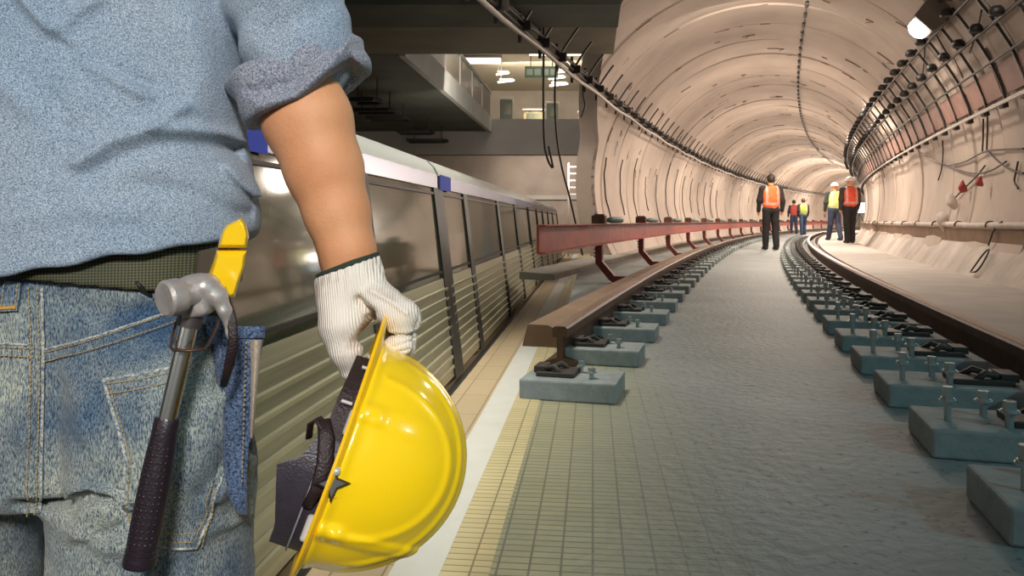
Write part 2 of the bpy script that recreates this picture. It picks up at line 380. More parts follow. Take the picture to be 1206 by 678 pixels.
# ------------------------------------------------------------------ station hall
H1=3.55
b=MB(); b.add([plat(-9,-2.6,H1),plat(.3,-2.6,H1),plat(.3,11,H1),plat(-9,11,H1),plat(-9,-2.6,H1+.5),plat(.3,-2.6,H1+.5),plat(.3,11,H1+.5),plat(-9,11,H1+.5)],[(3,2,1,0),(4,5,6,7),(0,1,5,4),(1,2,6,5),(2,3,7,6),(3,0,4,7)])
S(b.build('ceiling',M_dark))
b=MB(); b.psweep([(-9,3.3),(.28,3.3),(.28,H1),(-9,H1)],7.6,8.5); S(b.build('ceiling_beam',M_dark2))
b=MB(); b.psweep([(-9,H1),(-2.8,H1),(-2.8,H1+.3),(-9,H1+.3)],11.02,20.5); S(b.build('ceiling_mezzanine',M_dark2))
b=MB(); b.psweep([(-2.795,H1-.03),(-2.70,H1-.03),(-2.70,H1+.38),(-2.795,H1+.38)],11.02,20.48); S(b.build('trim_5',M_fasc))
b=MB(); b.psweep([(-9,2.93),(.9,2.93),(.9,3.88),(-9,3.88)],20.5,20.9); S(b.build('ceiling_crossbeam',M_beam))
b=MB(); b.psweep([(-9,3.6),(1.6,3.6),(1.6,3.88),(-9,3.88)],20.91,27); S(b.build('floor_concourse',M_conc))
b=MB(); b.psweep([(-9,5.75),(1.6,5.75),(1.6,6.0),(-9,6.0)],19.3,27); S(b.build('ceiling_concourse',mat('concourse_ceiling',(.50,.44,.34),.7)))
b=MB(); b.psweep([(-9,0),(1.6,0),(1.6,6.0),(-9,6.0)],27.02,27.3); S(b.build('wall_back',mat('back_wall_paint',(.42,.35,.29),.7,var=.3,vscale=.8)))
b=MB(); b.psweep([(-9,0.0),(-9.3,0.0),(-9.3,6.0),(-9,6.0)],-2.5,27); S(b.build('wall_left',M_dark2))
b=MB(); b.psweep([(-9,1.9),(.9,1.9),(.9,2.05),(-9,2.05)],26.9,27.0); S(b.build('trim_6',M_beam))
b=MB(); b.psweep([(-4.6,3.885),(-4.4,3.885),(-4.4,5.74),(-4.6,5.74)],11.1,19.2); S(b.build('wall_mezzanine',mat('yellow_wall_paint',(.62,.58,.34),.6)))
# ------------------------------------------------------------------ train
M_tmetal=mat('brushed_train_panel',(.52,.49,.34),.30,metal=.35,var=.35,vscale=1.3,stretch=(1,.12,22),ramp=(.3,.75),detail=6)
M_troof=mat('train_roof_paint',(.62,.64,.62),.35)
M_tband=mat('train_lavender_band',(.30,.31,.46),.25,metal=.3)
M_tblue=mat('train_blue_band',(.045,.075,.50),.65,spec=.2)
M_tdark=mat('train_door_rubber',(.012,.012,.012),.5)
M_glass=mat('train_window_glass',(.075,.08,.05),.08,spec=.7,coat=.15)
M_tin=mat('train_inside_panel',(.30,.31,.22),.5,var=.7,vscale=1.6,stretch=(1,3,.5))
def side_x(z):      # the body leans in towards the roof; beyond the band it rolls over
    return -0.975-.15*max(0,min(1,(z-.06)/1.33))
def train_car(y0,y1,name,label,pillars,blue_to=None):
    t=thing(name,plat(-1.6,y0,0),label,'train','train cars beside the platform')
    prof=[(side_x(.02)-.10,.02),(side_x(.06),.06),(side_x(.76),.76),(side_x(1.385),1.385),(side_x(1.48),1.48)]
    roof=[(-1.125,1.48),(-1.15,1.535),(-1.20,1.585),(-1.30,1.625),(-1.5,1.65),(-2.3,1.65),(-2.6,1.58),(-2.72,1.45)]
    low=[(-1.078,.02),(-.975,.06),(side_x(.745),.745),(-1.2,.745),(-2.7,.745),(-2.72,.02)]
    b=MB(); b.psweep(low,y0,y1,2,0)
    # pressed ribs along the lower panel
    for i in range(9):
        z=.11+i*.068; x=side_x(z); b.psweep([(x-.002,z),(x+.008,z+.006),(x+.008,z+.022),(x-.002,z+.028)],y0+.03,y1-.03)
    b.build('lower_panel',M_tmetal,t)
    b=MB(); b.psweep([(side_x(1.39)-.004,1.387),(side_x(1.39)+.006,1.387),(side_x(1.48)+.006,1.478),(side_x(1.48)-.01,1.478)],y0,y1)
    o=b.build('side_band',M_tband,t)
    if blue_to:
        b=MB(); b.psweep([(side_x(1.39)+.007,1.377),(side_x(1.39)+.011,1.377),(side_x(1.48)+.011,1.488),(side_x(1.48)+.007,1.488)],y0,blue_to); tag(b.build('blue_panel',M_tblue,t),'bright blue section of the side band')
    b=MB(); b.psweep(roof+[(-2.72,1.385),(-1.12,1.385)],y0,y1); b.build('roof',M_troof,t,auto=40)
    # window strip: panes between dark pillars, inner wall behind them
    ys=[y0]+pillars+[y1]
    for i in range(len(ys)-1):
        a=ys[i]+.04; c=ys[i+1]-.04
        b=MB(); x0=side_x(.76); x1=side_x(1.385)
        b.psweep([(x0-.02,.748),(x0-.008,.748),(x1-.008,1.386),(x1-.02,1.386)],a,c); g=b.build('window',M_glass,t)
        if c-a>.5:
            for zz in (.79,1.345):
                b=MB(); x=side_x(zz); b.psweep([(x-.006,zz-.008),(x+.001,zz-.008),(x+.001,zz+.008),(x-.006,zz+.008)],a,c); b.build('window_rail',M_tdark,g)
    for p in pillars+[y0+.03,y1-.03]:
        w=.085 if y1<6 else .095
        b=MB(); b.psweep([(side_x(.04)-.02,.04),(side_x(.04)+.014,.04),(side_x(1.387)+.004,1.387),(side_x(1.387)-.03,1.387)],p-w,p+w); b.build('door_seal',M_tdark,t)
    # inside wall and ceiling seen dimly through the glass
    b=MB(); b.psweep([(-1.9,.75),(-1.85,.75),(-1.85,1.38),(-1.9,1.38)],y0+.05,y1-.05); b.build('inner_partition',M_tin,t)
    # underframe
    b=MB(); b.psweep([(-1.15,-.001),(-1.10,-.001),(-1.10,.06),(-2.6,.06),(-2.6,-.001)],y0+.1,y1-.1); b.build('underframe',M_black,t)
    return t
train_car(1.33,5.50,'train_car','silver metro train car nearest the camera, behind the arm in the rolled sleeve',[3.72],blue_to=2.62)
train_car(5.58,24.0,'train_car','long silver metro train car farther along the platform, beyond the coupling gap',[6.7,9.0,11,13.2,15.2,17.0,19.0,21.2],blue_to=6.0)
b=MB(); b.psweep([(-.972,.001),(-.93,.001),(-.93,.010),(-.972,.010)],1.2,26); tag(b.build('platform_gap_strip',M_black),'thin black strip standing in for the dark gap between platform and train','gap')  # black strip laid on the floor to give the dark gap

# ------------------------------------------------------------------ concourse fittings
t=thing('glass_balustrade',plat(-2.75,11.1,3.93),'railing with dusky panels on the white edge of the mezzanine','railing')
for i in range(6):
    b=MB(); y=11.15+i*1.57; b.psweep([(-2.76,3.935),(-2.74,3.935),(-2.74,4.55),(-2.76,4.55)],y,y+1.45); b.build('panel',mat('balustrade_panel_%d'%i,(.20,.17,.13),.3),t)
for i in range(7):
    b=MB(); p=plat(-2.75,11.08+i*1.565,0); b.box((p.x,p.y,4.26),(.05,.05,.66)); b.build('post',M_pipe,t)
b=MB(); b.psweep([(-2.79,4.56),(-2.71,4.56),(-2.71,4.62),(-2.79,4.62)],11.05,20.5); b.build('handrail',M_fasc,t)
def ceiling_strip(xp,y,w,l,lab,z=5.74,rz=0,e=7):
    t=thing('ceiling_light',plat(xp,y,z),lab,'light','strip lights on the station ceiling')
    b=MB(); b.box(plat(xp,y,z-.03),(w+.08,l+.08,.055)); b.build('housing',M_pipe,t)
    b=MB(); b.box(plat(xp,y,z-.072),(w,l,.03)); b.build('diffuser',mat('strip_diffuser',(.9,.9,.85),.5,emit=(1,.95,.85),estr=e),t)
ceiling_strip(-3.1,21.6,1.0,.7,'short strip light at the left end of the concourse ceiling, over the railing',e=1.2)
ceiling_strip(-.9,20.5,1.6,.7,'broad bright strip light on the concourse ceiling above the green sign',e=1.6)
t=thing('direction_sign',plat(-1.75,21.2,4.95),'small green hanging sign with four pale blocks above the concourse','sign')
c=plat(-1.42,21.2,5.27)
b=MB(); b.box(c,(.92,.06,.32)); b.build('sign_board',mat('sign_green',(.16,.24,.17),.5),t)
for i in range(4):
    b=MB(); b.box((c.x-.33+i*.22,c.y-.035,c.z),(.17,.012,.17)); b.build('sign_block',mat('sign_block_pale',(.48,.54,.44),.5),t)
for sx in (-.3,.3): b=MB(); b.cyl((c.x+sx,c.y,c.z+.16),(c.x+sx,c.y,5.75),.012); b.build('hanger',M_dsteel,t)
def booth(xp,y,w,h,d,m,lab):
    t=thing('kiosk',plat(xp,y,3.885),lab,'kiosk'); c=plat(xp,y,3.885)
    b=MB(); b.box((c.x,c.y,c.z+h*.45),(w,d,h*.9)); b.build('cabinet',m,t,bevel=.02)
    b=MB(); b.box((c.x,c.y,c.z+h*.95),(w*1.12,d*1.12,h*.1)); b.build('top',M_pipe,t,bevel=.01)
    b=MB(); b.box((c.x,c.y-d/2-.01,c.z+h*.55),(w*.7,.02,h*.4)); b.build('panel',M_tin,t)
M_kg=mat('grey_green_laminate',(.14,.16,.14),.5); M_ky=mat('shop_goods_tan',(.45,.36,.2),.6,var=.6,vscale=7); M_kp=mat('pink_poster',(.50,.22,.18),.6,var=.3,vscale=6)
booth(-2.45,21.7,.36,.75,.35,M_kg,'dark grey-green kiosk at the left end of the concourse')
booth(-1.75,22.6,.6,.55,.4,M_ky,'low tan display of goods between the two grey kiosks')
booth(-1.15,21.7,.34,.62,.35,M_kg,'grey-green kiosk to the right of the tan display')
booth(-.1,22.6,.62,.5,.3,M_kp,'dull pink counter behind the concourse parapet')
booth(.75,22.3,.4,.5,.3,M_kp,'small pink counter at the right end of the concourse')
M_tubee=mat('shelf_tube_glow',(.9,.9,.9),.5,emit=(1,.95,.88),estr=1.3)
k_=0
for (px,py,w,lab) in ((657,79,.5,'highest small white tube light over the pink counter'),(659,86,.55,'second tube light down above the pink counter'),(656,93,.5,'third tube light down above the pink counter'),(658,101,.55,'lowest tube light just over the pink counter'),
                      (596,97,.5,'white tube light low behind the tan display'),(592,88,.4,'tube light above the tan display')):
    p=W(px,py,22.9); t=thing('tube_light',p,lab,'light','tube lights in the concourse shops')
    b=MB(); b.cyl(p-Vector((w/2,0,0)),p+Vector((w/2,0,.06)),.03,n=8); b.build('tube',M_tubee,t)
    b=MB(); b.box(p+Vector((0,0,.09)),(w*.8,.08,.05)); b.cyl(p+Vector((-w*.3,0,.1)),Vector((p.x-w*.3,p.y,5.76)),.008,n=6); b.build('fixture',M_pipe,t)
for i,(xa,xb,py,Y) in enumerate(((417,449,119,12.8),(419,466,131,14.2),(434,482,140,15.6),(470,511,156,17.6),(481,527,166,19.3))):
    a=W(xa,py,Y); c=W(xb,py,Y); L_=(c.x-a.x); m_=(a+c)/2
    t=thing('ceiling_fixture',m_,['dark fixture nearest the camera','second dark fixture from the camera','middle dark fixture','fourth dark fixture, near the cross beam','farthest dark fixture, against the cross beam'][i]+' hung under the mezzanine slab above the train','light fixture','dark fixtures under the mezzanine slab')
    b=MB()
    q=[(-L_/2,-.10),(L_/2-.1,-.10),(L_/2,-.03),(L_/2,.03),(L_/2-.1,.10),(-L_/2,.10)]
    b.tube([m_+Vector((x,y*2.2,0)) for x,y in q],.035,6,closed=True); b.build('frame',M_black,t)
    b=MB(); b.box(m_+Vector((0,0,.02)),(L_*.85,.22,.03)); b.build('louvre',M_dsteel,t)
    b=MB(); 
    for sx in (-.35,.35): b.cyl(m_+Vector((sx*L_,0,.03)),Vector((m_.x+sx*L_,m_.y,H1+.02)),.012,n=6)
    b.build('hanger',M_dsteel,t)
# pale shelves standing in for lit windows under the cross beam
t=thing('window_shelves',W(683,262,24.5)*1,'pale rack of shelves standing in for lit windows under the cross beam','rack')
t.location.z=0
b=MB(); c0=W(683,200,24.5)
for i in range(5): b.box((c0.x,c0.y,2.0+i*.22),(.75,.3,.035))
b.build('shelf',M_fasc,t)
b=MB()
for sx in (-.37,.37): b.box((c0.x+sx,c0.y,1.5),(.04,.3,3.0))
b.build('upright',M_pipe,t)

# ------------------------------------------------------------------ track
def rail(v,lab,s0,s1):
    t=thing('steel_rail',tun(s0,v,SZ),lab,'rail')
    b=MB(); b.sweep([(v-.075,SZ+.005),(v+.075,SZ+.005),(v+.075,SZ+.02),(v+.014,SZ+.04),(v+.014,SZ+.135),(v-.014,SZ+.135),(v-.014,SZ+.04),(v-.075,SZ+.02)],s0,s1,.5); b.build('web_and_foot',M_rail,t)
    b=MB(); b.sweep([(v-.035,SZ+.135),(v+.035,SZ+.135),(v+.037,SZ+.175),(v+.025,SZ+.185),(v-.025,SZ+.185),(v-.037,SZ+.175)],s0,s1,.5,0)
    b.sweep([(v-.022,SZ+.1851),(v+.022,SZ+.1851),(v+.022,SZ+.1866),(v-.022,SZ+.1866)],s0,s1,.5,1); b.build('rail_head',[M_rail,M_railtop],t)
rail(1.17,'brown running rail on the right, passing the row of tall bolts',1.4,70)
rail(-.74,'brown running rail on the left, along the foot of the red beam',3.5,70)
b=MB(); b.sweep([(-.87,SZ+.001),(-.87,SZ+.10),(-.92,SZ+.12),(-1.03,SZ+.12),(-1.06,SZ+.001)],4.0,60); tag(b.build('trough_shade_strip',M_band),'long low brown strip standing in for the shadowed trough left of the left rail','kerb')  # brown strip added where the trough beside the rail lies in shadow
b=MB(); b.sweep([(1.27,SZ+.001),(1.27,SZ+.10),(1.33,SZ+.115),(1.40,SZ+.001)],2.0,60); tag(b.build('guard_strip',M_rail),'long dark brown guard strip lying just right of the right rail','kerb')
# walkway slab to the right of the right rail
M_walk=mat('walkway_concrete',(.56,.50,.45),.7,var=.15,vscale=3,bump=.25,bscale=30)
b=MB(); b.sweep([(1.42,SZ+.001),(1.42,SZ+.085),(2.40,SZ+.085),(2.41,SZ+.001)],2.2,70); S(b.build('floor_walkway',M_walk))

def bolt(parent,x,y,h,z0=.085,r=.010,name='anchor_bolt'):
    b=MB(); b.cyl((x,y,z0-.01),(x,y,z0+h),r,n=10)
    b.cyl((x,y,z0+h*.55),(x,y,z0+h*.62),r*2.3,n=16); b.cyl((x,y,z0+h*.62),(x,y,z0+h*.67),r*2.0,n=12)
    b.cyl((x,y,z0+h*.67),(x,y,z0+h*1.0),r*1.55,n=6); 
    return b.build(name,M_bolt,parent)
def pedestal(side):
    t=thing('rail_pedestal',(0,0,0),'x','rail support')
    b=MB(); w=.50; b.box((side*w/2,0,.042),(w,.30,.084)); b.build('concrete_block',M_ped,t,bevel=.008)
    if side>0:
        bolt(t,.07,-.03,.10); bolt(t,.19,.06,.075,r=.011); bolt(t,.22,-.07,.075,r=.012)
    else:
        bolt(t,-.22,.06,.05); bolt(t,-.14,-.06,.045,r=.012)
    b=MB(); x=side*.36
    b.tube([(x-side*.06,-.06,.09),(x-side*.02,-.05,.125),(x+side*.06,-.03,.10),(x+side*.03,.02,.10),(x-side*.04,.03,.125),(x-side*.08,.05,.09)],.013,8); b.build('spring_clip',M_clip,t,smooth=True)
    b=MB(); b.box((side*.33,0,.094),(.20,.16,.02)); b.box((side*.42,.0,.11),(.06,.11,.03)); b.build('base_plate',M_clip,t,bevel=.004)
    return t
def seq_label(i,side,n):
    sd='right' if side>0 else 'left'
    ords=['nearest the camera','second from the camera','third from the camera','fourth from the camera','fifth from the camera','sixth from the camera']
    if side>0: i+=1
    if i<6: return 'concrete pedestal with bolts under the %s rail, %s'%(sd,ords[i])
    return 'small concrete rail pedestal in the distant run under the %s rail'%sd
for side,v,s0,n in ((1,.58,1.96,46),(-1,-.38,2.95,40)):
    proto=pedestal(side)
    for i in range(n):
        s=s0+i*(.62 if side>0 else .74); o=proto if i==0 else copy_tree(proto)
        o.location=tun(s,v,SZ+.001); o.rotation_euler=(0,0,-thead(s)); o['label']=seq_label(i,side,n)
        if side<0: o.scale=(.74,.9,.9)
        o['group']='pedestals under the %s rail'%('right' if side>0 else 'left')
# closest one at the right frame edge
o=copy_tree(proto if False else [x for x in bpy.data.objects if x.name.startswith('rail_pedestal') and x.parent is None][0])
o.location=tun(1.36,.60,SZ+.001); o.rotation_euler=(0,0,-thead(1.3)); o['label']='concrete rail pedestal cut off by the bottom right corner of the view'

# ------------------------------------------------------------------ red beam on J shaped legs
t=thing('red_barrier_beam',tun(8.3,-1.4,SZ),'long red oxide beam carried on hooked legs along the left side of the track','beam')
b=MB(); vb=-1.42
b.sweep([(vb-.03,.89),(vb+.05,.89),(vb+.05,.90),(vb-.01,.905),(vb-.01,1.105),(vb+.05,1.11),(vb+.05,1.12),(vb-.03,1.12)],5.8,64,.8); b.build('beam',M_red,t)
for i in range(17):
    s=8.3+i*3.15
    b=MB(); wd_=.05
    path=[(vb+.0,.90),(vb+.0,.70),(vb+.14,.535),(vb+.17,.51),(vb+.42,.51)]
    rings=[]
    for j,(v,z) in enumerate(path):
        if j==0: d=(0,-1)
        elif j==len(path)-1: d=(1,0)
        else:
            d=(path[j+1][0]-path[j-1][0],path[j+1][1]-path[j-1][1]); l=math.hypot(*d); d=(d[0]/l,d[1]/l)
        nx,nz_=-d[1],d[0]; h=.038
        rings.append([tun(s-wd_,v+nx*h,z+nz_*h),tun(s+wd_,v+nx*h,z+nz_*h),tun(s+wd_,v-nx*h,z-nz_*h),tun(s-wd_,v-nx*h,z-nz_*h)])
    b.loft(rings); lg=b.build('leg',M_redleg,t,bevel=.004)
    if i<8:
        b=MB()
        for z in (.88,.84,.80,.76): b.cyl(tun(s-.03,vb-.055,z),tun(s-.03,vb-.03,z),.008,n=6)
        b.build('stud',M_redleg,lg)
    b=MB(); b.box(tun(s,vb,1.165),(.15,.13,.09),-thead(s)); b.box(tun(s+.02,vb,1.215),(.11,.09,.02),-thead(s)); b.build('bracket_block',M_brown,t,bevel=.006)
    b=MB(); b.tube([tun(s+.1,vb+.07,1.155),tun(s+.14,vb+.10,1.16),tun(s+.42,vb+.17,1.16),tun(s+.46,vb+.18,1.15)],[.02,.036,.034,.015],10); b.build('cable_sleeve',M_teal,t,smooth=True)

# ------------------------------------------------------------------ cable rack on the left
vt=-2.08; zt=3.13
t=thing('cable_rack',tun(7,vt,zt),'dark cable rack with upright prongs running along the left of the tunnel','cable rack')
for (dv,dz_,r,mm,nm) in ((.0,.0,.022,M_dsteel,'cable'),(.03,.07,.018,M_dsteel,'cable'),(.05,-.10,.026,M_pipe,'conduit'),(-.02,.13,.016,M_dsteel,'cable')):
    b=MB(); b.tube([tun(s,vt+dv,zt+dz_+.015*math.sin(s*2.1+dz_*30)) for s in np.arange(4.6,66,.55)],r,6); b.build(nm,mm,t,smooth=True)
s=5.2; i=0
while s<50 and i<58:
    b=MB(); b.box(tun(s,vt+.02,zt+.02),(.16,.05,.10),-thead(s)); b.box(tun(s,vt-.02,zt+.02),(.03,.04,.34),-thead(s))
    a=tun(s,vt-.03,zt+.1)
    # prong bends with the lining
    ph0=math.degrees(math.atan2(zt+.1-TC[1],vt+.0-TC[0])); b.tube([lp(s,ph0-j*2.6,TR-.10) for j in range(4)],.016,5)
    b.build('bracket',M_dsteel,t)
    s+=.78; i+=1
b=MB()
for s_ in (5.6,8.4): b.cyl(tun(s_,vt,zt+.05),tun(s_,vt,5.2 if tun(s_,vt,0).x>1.3 else H1+.01),.012,n=6)
b.build('hanger_rod',M_dsteel,t)
# crown cable with its clips
t=thing('crown_cable',tun(11,.9,4.4),'thin black cable clipped along the crown of the tunnel','cable')
ph=math.degrees(math.acos((.95-TC[0])/TR))
b=MB(); b.tube([lp(s,ph,TR-.08) for s in np.arange(9.4,75,.6)],.010,5); b.build('cable',M_black,t)
for i in range(60):
    b=MB(); s=9.6+i*.62; b.tube([lp(s,ph,TR-.08),lp(s+.20,ph,TR-.08)],.030,6); b.build('cable_clip',M_black,t)
# ------------------------------------------------------------------ rack of insulators on the right
t=thing('insulator_rack',tun(6,2.5,3.1),'rack of black cup insulators in two rows along the upper right wall','cable rack')
def pr(s,z,inset): 
    h=math.sqrt(max(.01,(TR-inset)**2-(z-TC[1])**2)); return tun(s,TC[0]+h,z)
for z,ins,r,m_ in ((3.42,.10,.02,M_dsteel),(3.12,.12,.022,M_dsteel),(2.86,.09,.016,M_dsteel),(2.44,.10,.022,M_pipe),(2.40,.16,.012,M_pipe)):
    b=MB(); b.tube([pr(s,z,ins) for s in np.arange(3.4,60,.6)],r,6); b.build('cable',m_,t,smooth=True)
for i in range(60):
    s=5.2+i*.72
    b=MB(); b.tube([pr(s,3.5,.06),pr(s,3.2,.07),pr(s,2.9,.06),pr(s,2.6,.06),pr(s,2.38,.07)],.018,5); b.box(pr(s,2.40,.10),(.06,.12,.05),-thead(s)); b.build('bracket',M_dsteel,t)
    for z,ins in ((3.44,.14),(3.14,.17)):
        if i>44: continue
        c=pr(s+(.0 if z>3.3 else .25),z,ins)
        b=MB(); b.lathe([(.02,.06),(.042,.055),(.066,.02),(.070,-.02),(.05,-.035),(.04,-.03)],c,(0,0,1),12); b.build('insulator',M_black,t,smooth=True)
for i in range(22):
    s=5.3+i*1.44; b=MB(); b.loft([[pr(s+a,2.82,.045),pr(s+a,2.52,.045),pr(s+a,2.52,.055),pr(s+a,2.82,.055)] for a in (.0,.42,.85,1.25)]); b.build('back_panel',M_pink,t)
# pipe on the bench
t=thing('bench_pipe',tun(4,2.78,1.1),'pale dusty pipe lying on the ledge along the right wall','pipe')
b=MB(); b.tube([tun(s,2.775+.006*math.sin(s*3),1.095+.006*math.sin(s*2.2)) for s in np.arange(3.3,60,.4)],.040,10); b.build('pipe',mat('dusty_pipe',(.55,.47,.41),.6,var=.25,vscale=5),t,smooth=True)
for i in range(28):
    s=4.0+i*1.5; b=MB(); b.tube([tun(s,2.775+.05*math.cos(a),1.095+.048*math.sin(a)) for a in np.linspace(-.6,3.6,9)],.012,5); b.build('saddle',M_brown,t)

# ------------------------------------------------------------------ lamps in the tunnel
def flood(loc,size,aim,lab,e,power):
    t=thing('flood_lamp',loc,lab,'lamp','flood lamps on the tunnel wall')
    d=(Vector(aim)-Vector(loc)).normalized(); u=Vector((0,0,1)); u=(u-d*u.dot(d)).normalized(); w=d.cross(u); loc=Vector(loc)
    def rg(a,h): return [loc+d*h+u*y*a+w*x*a for x,y in ((-1,-.75),(1,-.75),(1,.75),(-1,.75))]
    b=MB(); b.loft([rg(size*.3,-size*1.0),rg(size*.62,-size*.75),rg(size*.62,0),rg(size*.50,size*.45)]); b.build('housing',mat('lamp_housing',(.20,.165,.14),.6),t,bevel=.01)
    b=MB(); b.lathe([(.001,0),(.26*size,.01*size),(.33*size,.10*size),(.30*size,.22*size),(.16*size,.31*size),(.001,.34*size)],loc+d*size*.44,d,20); b.build('lamp_glass',mat('lamp_glow',(1,1,1),.4,emit=(1,.97,.9),estr=e),t,smooth=True)
    b=MB(); b.tube([loc-d*size*.9,loc-d*size*1.5+w*size*.4,loc-d*size*1.9+w*size*1.4],.018,6); b.build('bracket_arm',M_dsteel,t)
    light('flood_lamp_light','SPOT',loc+d*size*.95,power,(1,.88,.76),loc+d*4,spot_size=math.radians(150),spot_blend=.8,shadow_soft_size=.06)
la=W(1097,20,8.9)
flood(la,.36,la+Vector((-.8,.25,-.8)),'large dark flood lamp with a glaring bulb high at the upper right',14,40)
lb=W(1019,142,24.0); flood(lb,.26,lb+Vector((-.5,-.3,-1.0)),'small dim flood lamp midway down the tunnel ceiling',1.2,10)
lb=W(1006,197,36.0); flood(lb,.26,lb+Vector((-.5,-.3,-1.0)),'tiny dark flood lamp far down above the white helmets',.8,10)
# lamp panel added for the cold glow at the bend
sw=min(np.arange(20,60,.1),key=lambda s:abs(603+F*tun(s,1.95,0).x/tun(s,1.95,0).y-1013)); p=tun(sw,1.95,1.95); t=thing('cold_glow_lamp',Vector((p.x,p.y,SZ+.086)),'cold white panel added for the glow at the bend beyond the helmeted workers','lamp')
b=MB(); b.box((p.x,p.y,1.95),(.50,.12,.62)); b.build('lamp_panel',mat('cold_panel_glow',(.8,.9,1),.5,emit=(.72,.86,1),estr=3.0),t,bevel=.02)
b=MB(); b.box((p.x,p.y+.08,1.95),(.60,.05,.74)); b.build('housing',M_dsteel,t)
b=MB(); 
for a in (0,2.1,4.2): b.cyl((p.x,p.y+.08,1.6),(p.x+.45*math.cos(a),p.y+.08+.45*math.sin(a),SZ+.1),.02,n=6)
b.build('stand',M_dsteel,t)

# ------------------------------------------------------------------ loose wires on the walls
def wall_cable(pts,r,m,lab,cat='cable',grp=None,name='hanging_cable'):
    pts=[Vector(p) for p in pts]
    for _ in range(2):
        q=[pts[0]]
        for a,c in zip(pts[:-1],pts[1:]): q+=[a*.75+c*.25,a*.25+c*.75]
        pts=q+[pts[-1]]
    b=MB(); b.tube(pts,r,6); o=b.build(name,m,smooth=True); tag(o,lab,cat,grp); return o
rs=random.Random(3)
for i in range(13):
    s=14.0+i*1.45; z0=rs.uniform(2.2,2.75); z1=rs.uniform(.9,1.5); pts=[]
    for j in range(8):
        u=j/7; z=z0+(z1-z0)*u; ph=180-math.degrees(math.asin((z-TC[1])/TR)); pts.append(lp(s+.35*u*u+.05*math.sin(j*2.3+i),ph,TR-.025))
    wall_cable(pts,.012,M_dsteel,'thin dark cable hanging in wiggles down the left tunnel wall' if i>1 else ['thin dark cable hanging down the left tunnel wall nearest the station','second dark cable down the left tunnel wall from the station'][i],grp='cables hanging on the left wall')
# two long wires in front of the station end
for px,pts,lab in ((655,[(655,62),(653,110),(655,160),(662,200),(672,235),(686,262)],'long dark wire hanging from the cable rack in front of the concourse'),
                   (648,[(640,165),(645,190),(652,200),(650,190),(646,172)],'short looped wire hanging beside the long one below the parapet'),
                   (690,[(686,80),(687,95),(690,103),(687,112),(684,118)],'short curly wire stub in front of the tube lights')):
    P=[W(x,y,8.4 if px==655 else 9.0) for x,y in pts]
    if px==655:
        a=min(np.arange(5,12,.05),key=lambda s:abs(603+F*tun(s,vt,zt).x/tun(s,vt,zt).y-655)); yy=tun(a,vt,zt).y
        P=[tun(a,vt,zt-.02)]+[W(x,y,yy+ (i*.12)) for i,(x,y) in enumerate(pts[1:],1)]
        P[-1]=W(686,300,yy+1.1)
    elif px==648:
        P=[W(640,60,8.0)]+[W(x,y,8.0) for x,y in pts]; a=min(np.arange(5,12,.05),key=lambda s:abs(603+F*tun(s,vt,zt).x/tun(s,vt,zt).y-640)); q=tun(a,vt,zt-.03); P=[q]+[W(x,y,q.y) for x,y in pts]
    else:
        a=min(np.arange(5,14,.05),key=lambda s:abs(603+F*tun(s,vt,zt).x/tun(s,vt,zt).y-690)); q=tun(a,vt,zt-.03); P=[q]+[W(x,y+20,q.y) for x,y in pts]
    wall_cable(P,.013,M_dsteel,lab)
# right wall: festooned wires, hooks, hanging tools
def rw(px,py,ins=.03):      # point where the view ray through a pixel meets the right side of the lining
    d=W(px,py,1.0)-Vector((0,0,HC)); lo_,hi_=3.,60.
    def g(y):
        p=Vector((0,0,HC))+d*y; rr=math.hypot(p.x-CX,p.y-CY); v=R0-rr; return math.hypot(v-TC[0],p.z-TC[1])-(TR-ins)
    y=3.
    while g(y)<0 and y<60: y+=.02
    return Vector((0,0,HC))+d*y
for pts,lab in (([(1085,180),(1110,195),(1135,192),(1158,178),(1180,176),(1206,175)],'slack dark wire looped across the right wall below the rack'),
                ([(1112,193),(1140,205),(1165,203),(1185,190)],'lower slack wire crossing the right wall'),
                ([(1162,176),(1175,190),(1190,200),(1206,204)],'wire running off the right edge of the view below the slack loop'),
                ([(1158,140),(1158,160),(1157,178)],'short vertical wire above the slack loops'),
                ([(1163,136),(1163,155),(1162,177)],'dark vertical rod on the wall beside the short wire'),
                ([(1110,165),(1111,180),(1109,200),(1105,212)],'dark vertical wire left of the slack loops'),
                ([(1199,190),(1196,205),(1194,214),(1199,222)],'dark hooked wire at the right edge of the view'),
                ([(1118,240),(1135,222),(1150,208),(1160,195)],'thin stick leaning up the wall above the pipe'),
                ([(1156,12),(1150,40),(1142,62)],'thin cable hanging from the ceiling right of the large flood lamp'),
                ([(1090,48),(1088,75),(1086,95)],'thin cable hanging under the large flood lamp'),
                ([(1120,0),(1100,3),(1092,8)],'supply cable of the large flood lamp'),
                ([(1102,40),(1112,58),(1120,70)],'thin rod on the wall right of the large flood lamp')):
    wall_cable([rw(x,y,.04) for x,y in pts],.011,M_dsteel,lab)
def lump(name,px,py,sz,m,lab,cat,sd):
    c=rw(px,py,.12); 
    o=nets_obj(name,lambda X,Y,Z: smin(ell(X,Y,Z,c,(sz*.6,sz*.5,sz)),ell(X,Y,Z,c+Vector((sz*.4,0,-sz*.7)),(sz*.4,sz*.4,sz*.6)),.03)+nz(X,Y,Z,sd,sz*.16,22/sz*.12),c-Vector((sz*2,sz*2,sz*2)),c+Vector((sz*2,sz*2,sz*2)),sz*.09,m)
    tag(o,lab,cat)
M_cloth=mat('dusty_plastic',(.62,.55,.50),.6); M_rtool=mat('red_hose_wrap',(.40,.07,.06),.6)

